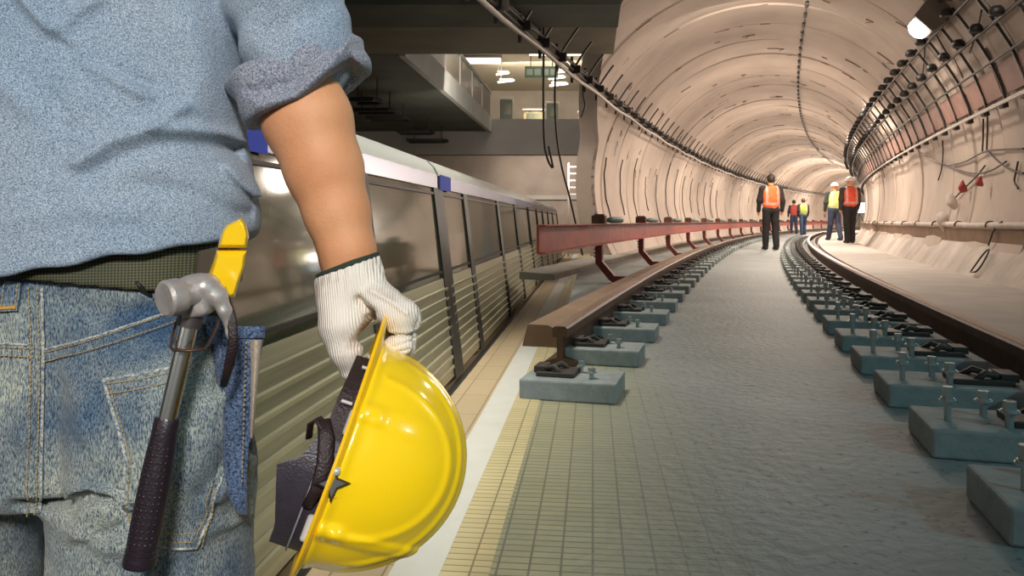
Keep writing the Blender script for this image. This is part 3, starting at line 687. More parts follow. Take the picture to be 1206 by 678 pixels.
lump('red_hose_bundle',1133,219,.065,M_rtool,'left of two small red bundles hooked on the right wall','bundle',1)
lump('red_hose_bundle',1154,213,.065,M_rtool,'right of two small red bundles hooked on the right wall','bundle',2)
lump('white_rag',1120,236,.11,M_cloth,'pale crumpled rag hung over the bench pipe','rag',4)
lump('plastic_bag',1110,258,.13,M_cloth,'pale plastic bag sagging over the ledge below the rag','bag',5)
# bent rebar loops leaning on the bench
for px,pts,lab in ((0,[(1164,289),(1170,270),(1178,262),(1180,261)],'dark hook of bent rod hanging over the brown band'),
                   (1,[(1143,320),(1160,296),(1167,292),(1152,320),(1143,320)],'thin wire loop lying against the sloped concrete')):
    P=[]
    for x,y in pts:
        d=W(x,y,1.)-Vector((0,0,HC)); yy=3.
        while True:
            p=Vector((0,0,HC))+d*yy; v=R0-math.hypot(p.x-CX,p.y-CY)
            lim=2.76 if p.z>.88 else 2.53+(p.z-.515)/.365*.24-.02
            if v>=lim-.012 or yy>30: break
            yy+=.01
        P.append(p)
    wall_cable(P,.010,M_dsteel,lab,'wire')
b=MB(); c=W(1137,263,8.6)
def bench_pt(px,py,lim=2.68):
    d=W(px,py,1.)-Vector((0,0,HC)); yy=3.
    while R0-math.hypot(d.x*yy-CX,d.y*yy-CY)<lim and yy<40: yy+=.01
    return Vector((0,0,HC))+d*yy
# ------------------------------------------------------------------ foreground worker
from mathutils.bvhtree import BVHTree
MX=-.628                                   # worker's mid line
def wm(px,py,Y): p=W(px,py,Y); return (p.x,p.y,p.z)
def fabric(name,light_,dark,scale,fade=None,fscale=3,rough=.85,thread=None,bump=.3,bias=(.38,.62)):
    m=bpy.data.materials.new(name); m.use_nodes=True; nt=m.node_tree; L=nt.links; b=nt.nodes['Principled BSDF']
    b.inputs['Roughness'].default_value=rough; b.inputs['Specular IOR Level'].default_value=.15; b.inputs['Sheen Weight'].default_value=.15
    tc=nd(m,'ShaderNodeTexCoord'); mp=nd(m,'ShaderNodeMapping'); L.new(tc.outputs['Object'],mp.inputs[0])
    if thread: mp.inputs['Scale'].default_value=thread
    n=nd(m,'ShaderNodeTexNoise'); n.inputs['Scale'].default_value=scale; n.inputs['Detail'].default_value=3; n.inputs['Roughness'].default_value=.7; L.new(mp.outputs[0],n.inputs['Vector'])
    r=nd(m,'ShaderNodeValToRGB'); L.new(n.outputs[0],r.inputs[0]); r.color_ramp.elements[0].position=bias[0]; r.color_ramp.elements[1].position=bias[1]
    r.color_ramp.elements[0].color=tuple(dark)+(1,); r.color_ramp.elements[1].color=tuple(light_)+(1,)
    out=r.outputs[0]
    if fade:
        f=nd(m,'ShaderNodeTexNoise'); f.inputs['Scale'].default_value=fscale; f.inputs['Detail'].default_value=5; L.new(tc.outputs['Object'],f.inputs['Vector'])
        fr=nd(m,'ShaderNodeValToRGB'); L.new(f.outputs[0],fr.inputs[0]); fr.color_ramp.elements[0].position=.36; fr.color_ramp.elements[1].position=.64
        fr.color_ramp.elements[0].color=tuple(fade[0])+(1,); fr.color_ramp.elements[1].color=tuple(fade[1])+(1,)
        x=nd(m,'ShaderNodeMix',data_type='RGBA',blend_type='MULTIPLY'); x.inputs[0].default_value=1; L.new(out,x.inputs[6]); L.new(fr.outputs[0],x.inputs[7]); out=x.outputs[2]
    L.new(out,b.inputs['Base Color'])
    bu=nd(m,'ShaderNodeBump'); bu.inputs['Strength'].default_value=bump; bu.inputs['Distance'].default_value=.002; L.new(n.outputs[0],bu.inputs['Height']); L.new(bu.outputs[0],b.inputs['Normal'])
    return m
M_shirt=fabric('heathered_chambray',(.52,.59,.66),(.11,.17,.26),640,fade=((.66,.80,.90),(1,1,1)),fscale=2.0,bump=.6)
M_jean=fabric('faded_denim',(.62,.64,.56),(.05,.095,.17),430,fade=((.15,.27,.47),(1,1,.90)),fscale=7,thread=(1.7,1.7,.42),bump=.7)
M_jdark=fabric('indigo_denim',(.15,.22,.35),(.012,.024,.065),330,bump=.6)
M_jseam=fabric('frayed_denim_edge',(.62,.62,.52),(.10,.15,.22),260,bump=.8)
M_thread=mat('tan_stitching',(.42,.30,.14),.8)
M_tan=fabric('tan_backing_cloth',(.55,.45,.36),(.34,.26,.20),500)
M_skin=mat('tanned_skin',(.74,.37,.19),.6,var=.22,vscale=14,bump=.12,bscale=260,color2=(.60,.25,.11),ramp=(.25,.75)); M_skin.node_tree.nodes['Principled BSDF'].inputs['Subsurface Weight'].default_value=.08
M_skin.node_tree.nodes['Principled BSDF'].inputs['Subsurface Radius'].default_value=(.02,.008,.004)
M_hair=mat('dark_hair',(.02,.014,.01),.6)
M_glove=None
root=thing('person',(MX,1.02,0),'worker seen from behind in blue-grey shirt and faded jeans, gloved hand holding the yellow helmet','person')
# --- right arm joints
SH=(-.375,1.02,1.575); EL=wm(352,95,.985); FA=[wm(362,140,.985),wm(382,200,.98),wm(397,250,.975),wm(409,296,.97),wm(411,318,.97)]
k_=1/918.
FR=[.056,.0485,.0405,.0345,.033]
YG=.972
def gl(px,py,dy=0): return wm(px,py,YG+dy)
def fingers():
    fs=[]
    for i,(dy,dx,dyy,r) in enumerate(((-.026,0,0,1.0),(-.006,3,4,1.04),(.015,0,6,1.0),(.034,-6,4,.88))):
        fs.append(([gl(438+dx,352+dyy*.3,dy),gl(474+dx,370+dyy,dy)],[.020*r,.0205*r]))
        fs.append(([gl(474+dx,372+dyy,dy),gl(473+dx,390+dyy,dy)],[.0195*r,.016*r]))
        fs.append(([gl(472+dx,404+dyy,dy),gl(456+dx,418+dyy*.6,dy),gl(447+dx,420+dyy*.5,dy)],[.0165*r,.0145*r,.011*r]))
    return fs
THB=([gl(398,350,-.018),gl(401,384,-.028),gl(407,413,-.03),gl(411,436,-.026)],[.027,.0262,.0195,.0115])
def palm(X,Y,Z,g=0):
    d=chain(X,Y,Z,[gl(410,312),gl(413,340,.0),gl(424,362,.004)],[.034-g,.037-g,.033-g],.012)
    d=smin(d,chain(X,Y,Z,[gl(428,338,-.012),gl(452,356,-.014)],[.026-g,.023-g],.01),.014)
    d=smin(d,chain(X,Y,Z,[gl(428,338,.02),gl(450,358,.022)],[.026-g,.022-g],.01),.014)
    return d
def hand(X,Y,Z,g=0):
    d=palm(X,Y,Z,g)
    d=smin(d,chain(X,Y,Z,THB[0],[r-g for r in THB[1]],.008),.012)
    ff=None
    for p,r in fingers():
        c=chain(X,Y,Z,p,[x-g for x in r],.004); ff=c if ff is None else smin(ff,c,.0035)
    return smin(d,ff,.006)
# --- body: one continuous figure
def body(X,Y,Z):
    d=ell(X,Y,Z,(MX,1.01,1.76),(.078,.098,.118))                                   # head
    d=smin(d,ell(X,Y,Z,(MX,1.06,1.70),(.055,.06,.06)),.03)                         # jaw
    d=smin(d,caps(X,Y,Z,(MX,1.115,1.745),(MX,1.128,1.722),.009,.013),.014)         # nose
    for sx in (-1,1): d=smin(d,ell(X,Y,Z,(MX+sx*.083,1.01,1.75),(.012,.022,.033)),.008)
    d=smin(d,caps(X,Y,Z,(MX,1.02,1.69),(MX,1.03,1.56),.056,.062),.03)
    d=smin(d,ell(X,Y,Z,(MX,1.02,1.42),(.205,.115,.20)),.05)
    d=smin(d,ell(X,Y,Z,(MX,1.02,1.20),(.185,.105,.2)),.06)
    d=smin(d,ell(X,Y,Z,(MX,1.03,1.0),(.20,.115,.14)),.05)
    for sx in (-1,1):
        d=smin(d,chain(X,Y,Z,[(MX+sx*.11,1.03,.93),(MX+sx*.14,1.02,.52),(MX+sx*.15,1.03,.10)],[.10,.062,.042],.02),.04)
        d=smin(d,chain(X,Y,Z,[(MX+sx*.15,1.03,.07),(MX+sx*.16,1.20,.045)],[.04,.03],.01),.02)
    d=smin(d,chain(X,Y,Z,[SH,EL]+FA,[.047,.045]+FR,.012),.03)
    L=[(MX-(p[0]-MX),p[1],p[2]) for p in [SH,EL]+FA]
    d=smin(d,chain(X,Y,Z,L,[.047,.045]+FR,.012),.03)
    d=smin(d,hand(X,Y,Z,.0125),.002); d=smin(d,hand(2*MX-X,Y,Z,.006),.006)
    return d
nets_obj('body',body,(-1.12,.86,0.02),(-.12,1.30,1.90),.006,M_skin,root)
nets_obj('hair',lambda X,Y,Z: smax(smin(ell(X,Y,Z,(MX,1.0,1.785),(.088,.106,.112)),ell(X,Y,Z,(MX,.985,1.72),(.07,.075,.07)),.02),-(ell(X,Y,Z,(MX,1.09,1.72),(.085,.07,.10))),.01)+nz(X,Y,Z,5,.002,120),(-.76,.86,1.62),(-.5,1.13,1.92),.005,M_hair,root)
for sx in (-1,1):
    b=MB(); c=(MX+sx*.031,1.094,1.765); b.lathe([(.001,-.012),(.009,-.008),(.012,0),(.009,.008),(.001,.012)],c,(0,1,0),12); b.build('eye',mat('eye_%d'%sx,(.8,.78,.75),.2),root,smooth=True)
# --- shirt
HX=[(px-603)/900*.875 for px in (-300,-100,0,60,130,200,250,275,300,420)]
HZ=[1.15-(py-260)/900*.875 for py in (322,330,325,316,302,292.5,276,261,243,236)]
creases=[([(15,-20),(61,35),(104,73),(157,104)],.007,.010),([(110,-5),(85,14),(61,38)],.005,.009),([(61,40),(80,55),(120,78),(160,98)],-.006,.009),
  ([(92,192),(127,165),(169,148),(230,146),(268,165),(290,225)],.0055,.010),([(170,150),(185,130),(200,118)],.004,.007),([(100,205),(140,180),(180,166),(235,164),(262,185)],-.005,.014),
  ([(-40,60),(0,95),(40,130)],.004,.015),([(60,110),(75,150),(60,190)],-.003,.016),([(200,20),(215,70),(205,120)],.003,.02),([(240,190),(262,225),(292,243)],.005,.009),([(20,260),(90,245),(150,250)],.0025,.014),([(150,215),(200,225),(240,250)],-.003,.014)]
def crease(X,Z,Y0=.88,lst=creases):
    o=0
    for pts,a,w in lst:
        q=[((px-603)/900*Y0,1.15-(py-260)/900*Y0) for px,py in pts]; d=None
        for (x0,z0),(x1,z1) in zip(q[:-1],q[1:]):
            dx,dz=x1-x0,z1-z0; t=np.clip(((X-x0)*dx+(Z-z0)*dz)/(dx*dx+dz*dz),0,1); e=np.hypot(X-x0-t*dx,Z-z0-t*dz); d=e if d is None else np.minimum(d,e)
        o=o+a*np.exp(-(d/(w*.85))**2)
    return o*1.6
def torso_d(X,Y,Z):
    hw=np.interp(Z,[.98,1.10,1.17,1.21,1.26,1.32,1.44,1.52,1.60],[.278,.280,.283,.276,.266,.264,.266,.255,.21])
    hd=np.interp(Z,[1.05,1.17,1.32,1.44,1.6],[.158,.155,.145,.142,.12])
    k=np.sqrt(np.abs((X-MX)/hw)**2.3+np.abs((Y-1.02)/hd)**2.3+1e-9)
    return (k-1)*np.minimum(hw,hd)*.92
def shirt(X,Y,Z):
    d=torso_d(X,Y,Z); d=smax(d,Z-1.60,.05)
    up=smin(d,chain(X,Y,Z,[(SH[0]-.03,SH[1],SH[2]-.01),wm(338,0,.99),wm(346,55,.985)],[.088,.070,.066],.02)+nz(X,Y,Z,11,.009,48)-.004,.008)
    up=smin(up,chain(2*MX-X,Y,Z,[(SH[0]-.03,SH[1],SH[2]-.01),wm(338,0,.99),wm(346,55,.985)],[.088,.070,.066],.02)+nz(X,Y,Z,12,.006,42),.008)
    up=up-crease(X,Z)*(Y<1.02)-nz(X,Y,Z,3,.0016,26)-nz(X,Y,Z,8,.0008,70)
    up=smax(up,caps(X,Y,Z,(MX,1.03,1.8),(MX,1.03,1.52),.075,.07)*-1,.01)
    hz=np.interp(X,HX,HZ)+.002*np.sin(X*90)
    # hollow skirt of the shirt below the waist
    up=smax(up,hz-Z,.006)
    inner=torso_d(X,Y,Z)+.012
    return smax(up,-smax(inner,Z-(hz+.05),.004),.003)
nets_obj('shirt',shirt,(-.99,.82,1.05),(-.18,1.22,1.66),.0036,M_shirt,root)
# rolled cuff of the sleeve
ca=np.array([.516,-.857]); cl=np.array([.857,.516]); cc=wm(350,90,.985)
def cuff(mir):
    def f(X,Y,Z):
        if mir: X=2*MX-X
        x=X-cc[0]; z=Z-cc[2]; y=Y-cc[1]; h=x*ca[0]+z*ca[1]; u=x*cl[0]+z*cl[1]
        r=np.sqrt(u*u+(y*1.22)**2)+1e-9; an=np.arctan2(y,u)
        h=h+.006*np.cos(an*2+1)-.004*np.sin(an*3)
        R_=.0715+.006*np.sin(an*2+.6)+.003*np.sin(an*5)+.10*h*.4
        q1=np.abs(r-R_)-.0075; q2=np.abs(h)-.0255
        d=np.sqrt(np.maximum(q1,0)**2+np.maximum(q2,0)**2)+np.minimum(np.maximum(q1,q2),0)-.005
        return d*.85+nz(X,Y,Z,21,.0028,75)-crease(X,Z,.91,[([(300,125),(345,112),(385,75),(408,25)],.004,.006),([(290,105),(340,95),(372,60),(400,15)],-.004,.008),([(398,20),(402,45),(412,62)],.005,.006)])
    return f
M_cuff=fabric('chambray_reverse',(.40,.42,.48),(.10,.115,.17),460,bump=.5)
nets_obj('rolled_cuff',cuff(False),(cc[0]-.12,cc[1]-.11,cc[2]-.11),(cc[0]+.12,cc[1]+.11,cc[2]+.11),.0026,M_cuff,root)
nets_obj('rolled_cuff',cuff(True),(2*MX-cc[0]-.12,cc[1]-.11,cc[2]-.11),(2*MX-cc[0]+.12,cc[1]+.11,cc[2]+.11),.004,M_cuff,root)
# --- jeans
jcr=[([(62,600),(75,583),(100,575),(130,580),(150,600)],.007,.006),([(66,612),(80,596),(104,588),(128,594),(140,612)],-.009,.010),
     ([(0,607),(25,610),(50,610),(60,600)],-.012,.008),([(215,600),(240,560),(262,520)],-.005,.010),([(235,610),(255,585),(268,560)],.004,.008),
     ([(75,640),(120,655),(160,650)],.005,.012),([(60,665),(110,640),(140,625)],-.005,.010),([(250,660),(230,650),(200,660)],.004,.012),
     ([(60,360),(130,378),(190,370)],-.004,.016),([(205,470),(235,490),(255,470)],.004,.012),([(200,500),(225,470),(245,440)],-.004,.010),([(60,440),(85,470),(95,510)],.003,.014),
     ([(10,380),(20,450),(15,520)],.003,.014)]
LX=wm(168,678,1.0)[0]; LL=wm(-100,678,1.0)[0]
def pel(X,Y,Z,g=0):
    hw=np.interp(Z,[.70,.80,.90,1.0,1.08,1.16],[.235,.246,.245,.243,.240,.232])+g; hd=np.interp(Z,[.72,.9,1.05,1.16],[.12,.135,.132,.128])+g
    k=np.sqrt(np.abs((X-MX)/hw)**2.4+np.abs((Y-1.03)/hd)**2.4+1e-9); return (k-1)*hd*.95
def jeans(X,Y,Z):
    d=smax(pel(X,Y,Z),.79-Z,.05); d=smax(d,Z-1.135,.01)
    for cx,bx in ((LX,wm(150,500,.9)[0]),(LL,MX*2-wm(150,500,.9)[0])):
        d=smin(d,ell(X,Y,Z,(bx+.0,.965,.885),(.118,.085,.145)),.035)
        d=smin(d,chain(X,Y,Z,[(cx+(.004 if cx==LX else -.004),1.03,.82),(cx,1.03,.66),(cx*1.0,1.03,.50),(cx,1.04,.12)],[.130,.124,.098,.085],.02),.022)
    d=d-crease(X,Z,.88,jcr)*(Y<1.03)-nz(X,Y,Z,31,.0016,45)-nz(X,Y,Z,33,.0009,130)
    # groove along the seat seam
    gx=wm(47,400,.88)[0]; d=d+.014*np.exp(-((X-gx)/.020)**2)*(Y<1.03)*np.clip((Z-.78)/.05,0,1)*np.clip((1.10-Z)/.12,0,1)
    return d
jn=nets_obj('jeans',jeans,(-1.0,.80,.06),(-.24,1.24,1.16),.0045,M_jean,root)
# --- helpers which lay trimmings on the surface
bpy.context.view_layer.update()
def bvh_of(o):
    off=wloc(o); me=o.data; return BVHTree.FromPolygons([tuple(v.co+off) for v in me.vertices],[tuple(p.vertices) for p in me.polygons])
BJ=bvh_of(jn)
def hit(px,py,off=.002,bv=None):
    d=(W(px,py,1)-Vector((0,0,HC))).normalized(); r=(bv or BJ).ray_cast(Vector((0,0,HC)),d)
    if r[0] is None: return None
    n=r[1]
    if n.dot(d)>0: n=-n
    return r[0]+n*off, n
def dense(pts,step):
    out=[]
    for (x0,y0),(x1,y1) in zip(pts[:-1],pts[1:]):
        k=max(1,int(math.hypot(x1-x0,y1-y0)/step)); out+=[(x0+(x1-x0)*i/k,y0+(y1-y0)*i/k) for i in range(k)]
    return out+[pts[-1]]
def seam(pts,r,m,name,off=.001,parent=None,step=4,flat=.5,bv=None):
    P=[hit(x,y,off,bv) for x,y in dense(pts,step)]; P=[p for p in P if p]
    if len(P)<2: return
    b=MB(); b.tube([p[0] for p in P],r,8,up=P[0][1],flat=1); return b.build(name,m,parent or root,smooth=True)
def stitches(pts,parent=None,off=.0034,r=.00075,pitch=5.2,bv=None,m=None):
    D=dense(pts,pitch/2); b=MB(); k=0
    for i in range(0,len(D)-1,2):
        a=hit(*D[i],off,bv); c=hit(D[i][0]+(D[i+1][0]-D[i][0])*1.35,D[i][1]+(D[i+1][1]-D[i][1])*1.35,off,bv)
        if a and c: b.tube([a[0],(a[0]+c[0])/2+a[1]*.0006,c[0]],r,5)
    return b.build('stitching',m or M_thread,parent or root)
def patch(left,right,nu,nv,th,m,name,off=.0,parent=None,bv=None):
    def at(pl,t):
        L=[0]
        for a,c in zip(pl[:-1],pl[1:]): L.append(L[-1]+math.hypot(a[0]-c[0],a[1]-c[1]))
        s=t*L[-1]; return (np.interp(s,L,[p[0] for p in pl]),np.interp(s,L,[p[1] for p in pl]))
    top=[];bot=[]
    for j in range(nv+1):
        a=at(left,j/nv); c=at(right,j/nv)
        for i in range(nu+1):
            x=a[0]+(c[0]-a[0])*i/nu; y=a[1]+(c[1]-a[1])*i/nu; h=hit(x,y,off,bv) or hit(x-6,y,off,bv) or hit(x-12,y,off,bv)
            top.append(h[0]+h[1]*th); bot.append(h[0]-h[1]*.004)
    w=nu+1; n=len(top); vs=top+bot; fs=[]
    for j in range(nv):
        for i in range(nu):
            q=(j*w+i,j*w+i+1,(j+1)*w+i+1,(j+1)*w+i); fs+= [q,tuple(k+n for k in q[::-1])]
    edge=[i for i in range(w)]+[j*w+nu for j in range(1,nv+1)]+[nv*w+i for i in range(nu-1,-1,-1)]+[j*w for j in range(nv-1,0,-1)]
    for a,c in zip(edge,edge[1:]+edge[:1]): fs.append((a,a+n,c+n,c))
    b=MB(); b.add(vs,fs); return b.build(name,m,parent or root,auto=50)
def strip(pts,w,th,m,name,parent=None,off=0,bv=None):
    D=dense(pts,6); Lf=[];Rt=[]
    for i,p in enumerate(D):
        a=D[max(0,i-1)]; c=D[min(len(D)-1,i+1)]; dx,dy=c[0]-a[0],c[1]-a[1]; l=math.hypot(dx,dy) or 1
        Lf.append((p[0]+dy/l*w/2,p[1]-dx/l*w/2)); Rt.append((p[0]-dy/l*w/2,p[1]+dx/l*w/2))
    return patch(Lf,Rt,4,len(D)-1,th,m,name,off,parent,bv)
yk=[(52,417),(90,409),(130,397),(165,386),(200,374),(215,369)]
yl=[(-20,412),(10,411),(38,413)]
cs_=[(47,338),(48,400),(47,470),(46,540),(45,603)]
o=strip([(x,y+2) for x,y in yk],15,.0022,M_jean,'yoke_seam'); seam([(x,y-6) for x,y in yk],.0016,M_jseam,'seam_edge',.0022,o)
stitches([(x,y-3) for x,y in yk],o,.0042); stitches([(x,y+8) for x,y in yk],o,.0040)
o=strip(yl,15,.0022,M_jean,'yoke_seam'); seam([(x,y-7) for x,y in yl],.0016,M_jseam,'seam_edge',.0022,o); stitches([(x,y-3) for x,y in yl],o,.0042); stitches([(x,y+7) for x,y in yl],o,.0040)
o=strip([(x-7,y) for x,y in cs_],18,.0026,M_jean,'seat_seam'); seam([(x+3,y) for x,y in cs_],.0018,M_jseam,'seam_edge',.0026,o)
stitches([(x-2,y) for x,y in cs_],o,.0046); stitches([(x-12,y) for x,y in cs_],o,.0044)
pl_=[(124,447),(130,470),(141,505),(150,540),(147,570),(143,600),(158,628),(185,641)]; pr_=[(247,408),(248,440),(252,480),(254,520),(252,560),(246,600),(240,622),(230,643)]
o=patch(pl_,pr_,16,26,.0035,M_jean,'back_pocket',0)
BP=bvh_of(o)
seam(pl_,.0021,M_jseam,'pocket_edge',.003,o)
tp=[(124,447),(160,442),(200,434),(225,424),(247,408)]
seam(tp,.0021,M_jseam,'pocket_edge',.003,o); seam([(185,641),(208,644),(230,643),(240,622),(252,590),(262,560)],.0021,M_jseam,'pocket_edge',.003,o)
for q in ([(x+5,y+2) for x,y in pl_[:-1]],[(x+2,y+5) for x,y in tp],[(x+2,y+17) for x,y in tp],[(188,636),(208,638),(227,637)],[(188,626),(208,628),(230,627)],[(234,640),(246,606),(256,572)],[(228,634),(240,604),(252,570)]):
    stitches(q,o,.0018,bv=BP) if all(hit(x,y,0,BP) for x,y in q) else stitches(q,o,.0062)
strip([(30,618),(60,640),(90,672),(100,700)],6,.001,M_jseam,'inseam') if False else None
# belt loop and belt
def belt_d(X,Y,Z):
    zt_=1.132-.06*(X-MX); zb=1.0745-.10*(X-(-.583))+.0; zb=np.interp(X,[-.9,-.583,-.528,-.44,-.36,-.30],[1.086,1.083,1.077,1.0655,1.066,1.075])
    g=np.abs(pel(X,Y,Z,.010))-.0035
    return smax(smax(g,zb-Z,.002),Z-(zb+.075),.002)
M_belt=bpy.data.materials.new('olive_webbing'); M_belt.use_nodes=True
def _belt():
    m=M_belt; L=m.node_tree.links; b=m.node_tree.nodes['Principled BSDF']; b.inputs['Roughness'].default_value=.7
    tc=nd(m,'ShaderNodeTexCoord'); mp=nd(m,'ShaderNodeMapping'); mp.inputs['Rotation'].default_value=(0,math.radians(45),0); mp.inputs['Scale'].default_value=(1,0.001,1); L.new(tc.outputs['Object'],mp.inputs[0])
    k=nd(m,'ShaderNodeTexChecker'); k.inputs['Scale'].default_value=420; k.inputs['Color1'].default_value=(.14,.14,.06,1); k.inputs['Color2'].default_value=(.03,.03,.018,1); L.new(mp.outputs[0],k.inputs[0])
    n=nd(m,'ShaderNodeTexNoise'); n.inputs['Scale'].default_value=12; L.new(tc.outputs['Object'],n.inputs[0])
    x=nd(m,'ShaderNodeMix',data_type='RGBA',blend_type='MULTIPLY'); x.inputs[0].default_value=.6; L.new(k.outputs[0],x.inputs[6]); L.new(n.outputs[0],x.inputs[7]); L.new(x.outputs[2],b.inputs['Base Color'])
    bu=nd(m,'ShaderNodeBump'); bu.inputs['Strength'].default_value=.6; bu.inputs['Distance'].default_value=.002; L.new(k.outputs[1],bu.inputs['Height']); L.new(bu.outputs[0],b.inputs['Normal'])
_belt()
bl=nets_obj('belt',belt_d,(-1.0,.84,1.03),(-.30,1.24,1.18),.0030,M_belt,root)
BB=bvh_of(bl)
b=MB(); a_=[hit(x,y,.003,BB) or hit(x,y,.003) for x,y in ((160,331),(166,338),(172,344),(178,348))]; b.tube([p[0] for p in a_],[.0016,.003,.003,.002],8); b.build('belt_rivet_cord',M_black,root,smooth=True)
o=patch([(8,330),(6,350),(2,366)],[(27,332),(25,350),(22,367)],4,8,.006,M_jean,'belt_loop',0); seam([(2,362),(22,363)],.0022,mat('orange_bartack',(.55,.28,.06),.8),'bartack',.0065,o,step=2); stitches([(9,335),(6,360)],o,.0072); stitches([(24,335),(21,360)],o,.0072)
# boots
for sx,cx in ((1,LX),(-1,LL)):
    nets_obj('boot',lambda X,Y,Z: smax(smin(chain(X,Y,Z,[(cx,1.035,.17),(cx,1.035,.06)],[.052,.050],.01),chain(X,Y,Z,[(cx,1.0,.042),(cx+sx*.008,1.20,.040)],[.045,.048],.02),.03),.001-Z,.004),(cx-.09,.92,-.01),(cx+.09,1.30,.25),.006,mat('brown_leather_boot_%d'%sx,(.10,.055,.03),.6),root)
# --- glove
def glove_mat():
    m=bpy.data.materials.new('knitted_cotton_glove'); m.use_nodes=True; L=m.node_tree.links; b=m.node_tree.nodes['Principled BSDF']; b.inputs['Roughness'].default_value=.9; b.inputs['Specular IOR Level'].default_value=.1
    tc=nd(m,'ShaderNodeTexCoord'); mp=nd(m,'ShaderNodeMapping'); mp.inputs['Rotation'].default_value=(0,math.radians(8),0); L.new(tc.outputs['Object'],mp.inputs[0])
    w=nd(m,'ShaderNodeTexWave'); w.inputs['Scale'].default_value=105; w.inputs['Distortion'].default_value=2.2; w.inputs['Detail'].default_value=2; w.inputs['Detail Scale'].default_value=.4; L.new(mp.outputs[0],w.inputs[0])
    n=nd(m,'ShaderNodeTexNoise'); n.inputs['Scale'].default_value=520; L.new(tc.outputs['Object'],n.inputs[0])
    g=nd(m,'ShaderNodeTexNoise'); g.inputs['Scale'].default_value=24; g.inputs['Detail'].default_value=6; L.new(tc.outputs['Object'],g.inputs[0])
    r=nd(m,'ShaderNodeValToRGB'); L.new(g.outputs[0],r.inputs[0]); r.color_ramp.elements[0].position=.30; r.color_ramp.elements[1].position=.48
    r.color_ramp.elements[0].color=(.60,.52,.45,1); r.color_ramp.elements[1].color=(.88,.80,.70,1); L.new(r.outputs[0],b.inputs['Base Color'])
    ad=nd(m,'ShaderNodeMath',operation='ADD'); L.new(w.outputs[1],ad.inputs[0]); L.new(n.outputs[0],ad.inputs[1])
    bu=nd(m,'ShaderNodeBump'); bu.inputs['Strength'].default_value=.55; bu.inputs['Distance'].default_value=.0022; L.new(ad.outputs[0],bu.inputs['Height']); L.new(bu.outputs[0],b.inputs['Normal']); return m
M_glove=glove_mat()
gA=wm(410,306,.971)
gax=np.array([.22,-.975])                      # cuff plane tilt
def glove(X,Y,Z):
    d=hand(X,Y,Z)-nz(X,Y,Z,41,.0012,110)
    w=chain(X,Y,Z,[gl(408,290),gl(411,322),gl(414,350)],[.0375,.0385,.036],.01)
    w=w-.0012*np.sin(np.arctan2(Y-YG,X-gl(411,0)[0])*26)
    d=smin(d,w,.012)
    for pts,a,r_ in (([gl(415,360,-.06),gl(432,368,-.05),gl(450,376,-.05)],.006,.006),):
        pass
    d=d-crease(X,Z,.945,[([(425,352),(440,366),(436,380),(424,400)],-.007,.006),([(452,394),(470,393),(490,394)],-.005,.0022),([(450,412),(470,405),(486,400)],-.0022,.0014),([(449,418),(468,413),(482,410)],-.0022,.0014),([(440,340),(462,352),(482,366)],.0025,.004)])
    pl=(X-wm(410,313,YG)[0])*(-.36)+(Z-wm(410,313,YG)[2])*.93
    return smax(d,pl+.0,.003)
nets_obj('glove',glove,(-.27,.90,.93),(-.10,1.05,1.13),.0019,M_glove,root)
c0=Vector(wm(410,313,YG)); u_=Vector((.93,0,.36)); v_=Vector((0,1,0))
b=MB(); b.tube([c0+u_*.0385*math.cos(a)+v_*.0385*math.sin(a)+Vector((.36,0,-.93))*(-.0005) for a in np.linspace(0,2*PI,40,endpoint=False)],.0040,8,closed=True)
b.build('glove_binding',mat('dark_green_binding',(.03,.05,.035),.9,bump=.5,bscale=500),root,smooth=True)
# ------------------------------------------------------------------ safety helmet
YH=.955
T0=Vector(wm(459,378,YH)); d3=(W(400,530,1)-Vector((0,0,HC))).normalized(); d1=Vector((-.344,0,-.939)); d1=(d1-d3*d1.dot(d3)).normalized(); d2=d1.cross(d3).normalized()
if d2.x<0: d2=-d2
d3=(d3-d2*.03).normalized(); d2=(d2-d3*d2.dot(d3)).normalized()
SCL=YH/900.*.918
HCn=T0+d1*(165*SCL)
def loc3(t,y,h): return T0+d1*(t*SCL)+d3*y+d2*(h*SCL)      # t, h in helmet pixels, y metres
M_yel=mat('yellow_helmet_plastic',(1.0,.66,.008),.22,spec=.5,coat=.5)
M_yel2=mat('amber_brim_plastic',(1.0,.57,.012),.28,coat=.3)
for m_ in (M_yel,M_yel2):
    bb=m_.node_tree.nodes['Principled BSDF']; bb.inputs['Subsurface Weight'].default_value=.15; bb.inputs['Subsurface Radius'].default_value=(.02,.012,.002)
hel=thing('safety_helmet',(HCn.x,HCn.y,HCn.z),'bright yellow hard hat with black lining held by its brim in the gloved hand','helmet')
A_,B_,C_=.128,.107,.1445
def lc(X,Y,Z):
    x,y,z=X-HCn.x,Y-HCn.y,Z-HCn.z
    return (x*d1.x+y*d1.y+z*d1.z, x*d3.x+y*d3.y+z*d3.z, x*d2.x+y*d2.y+z*d2.z)
def g1(x,w): return np.exp(-(x/w)**4)
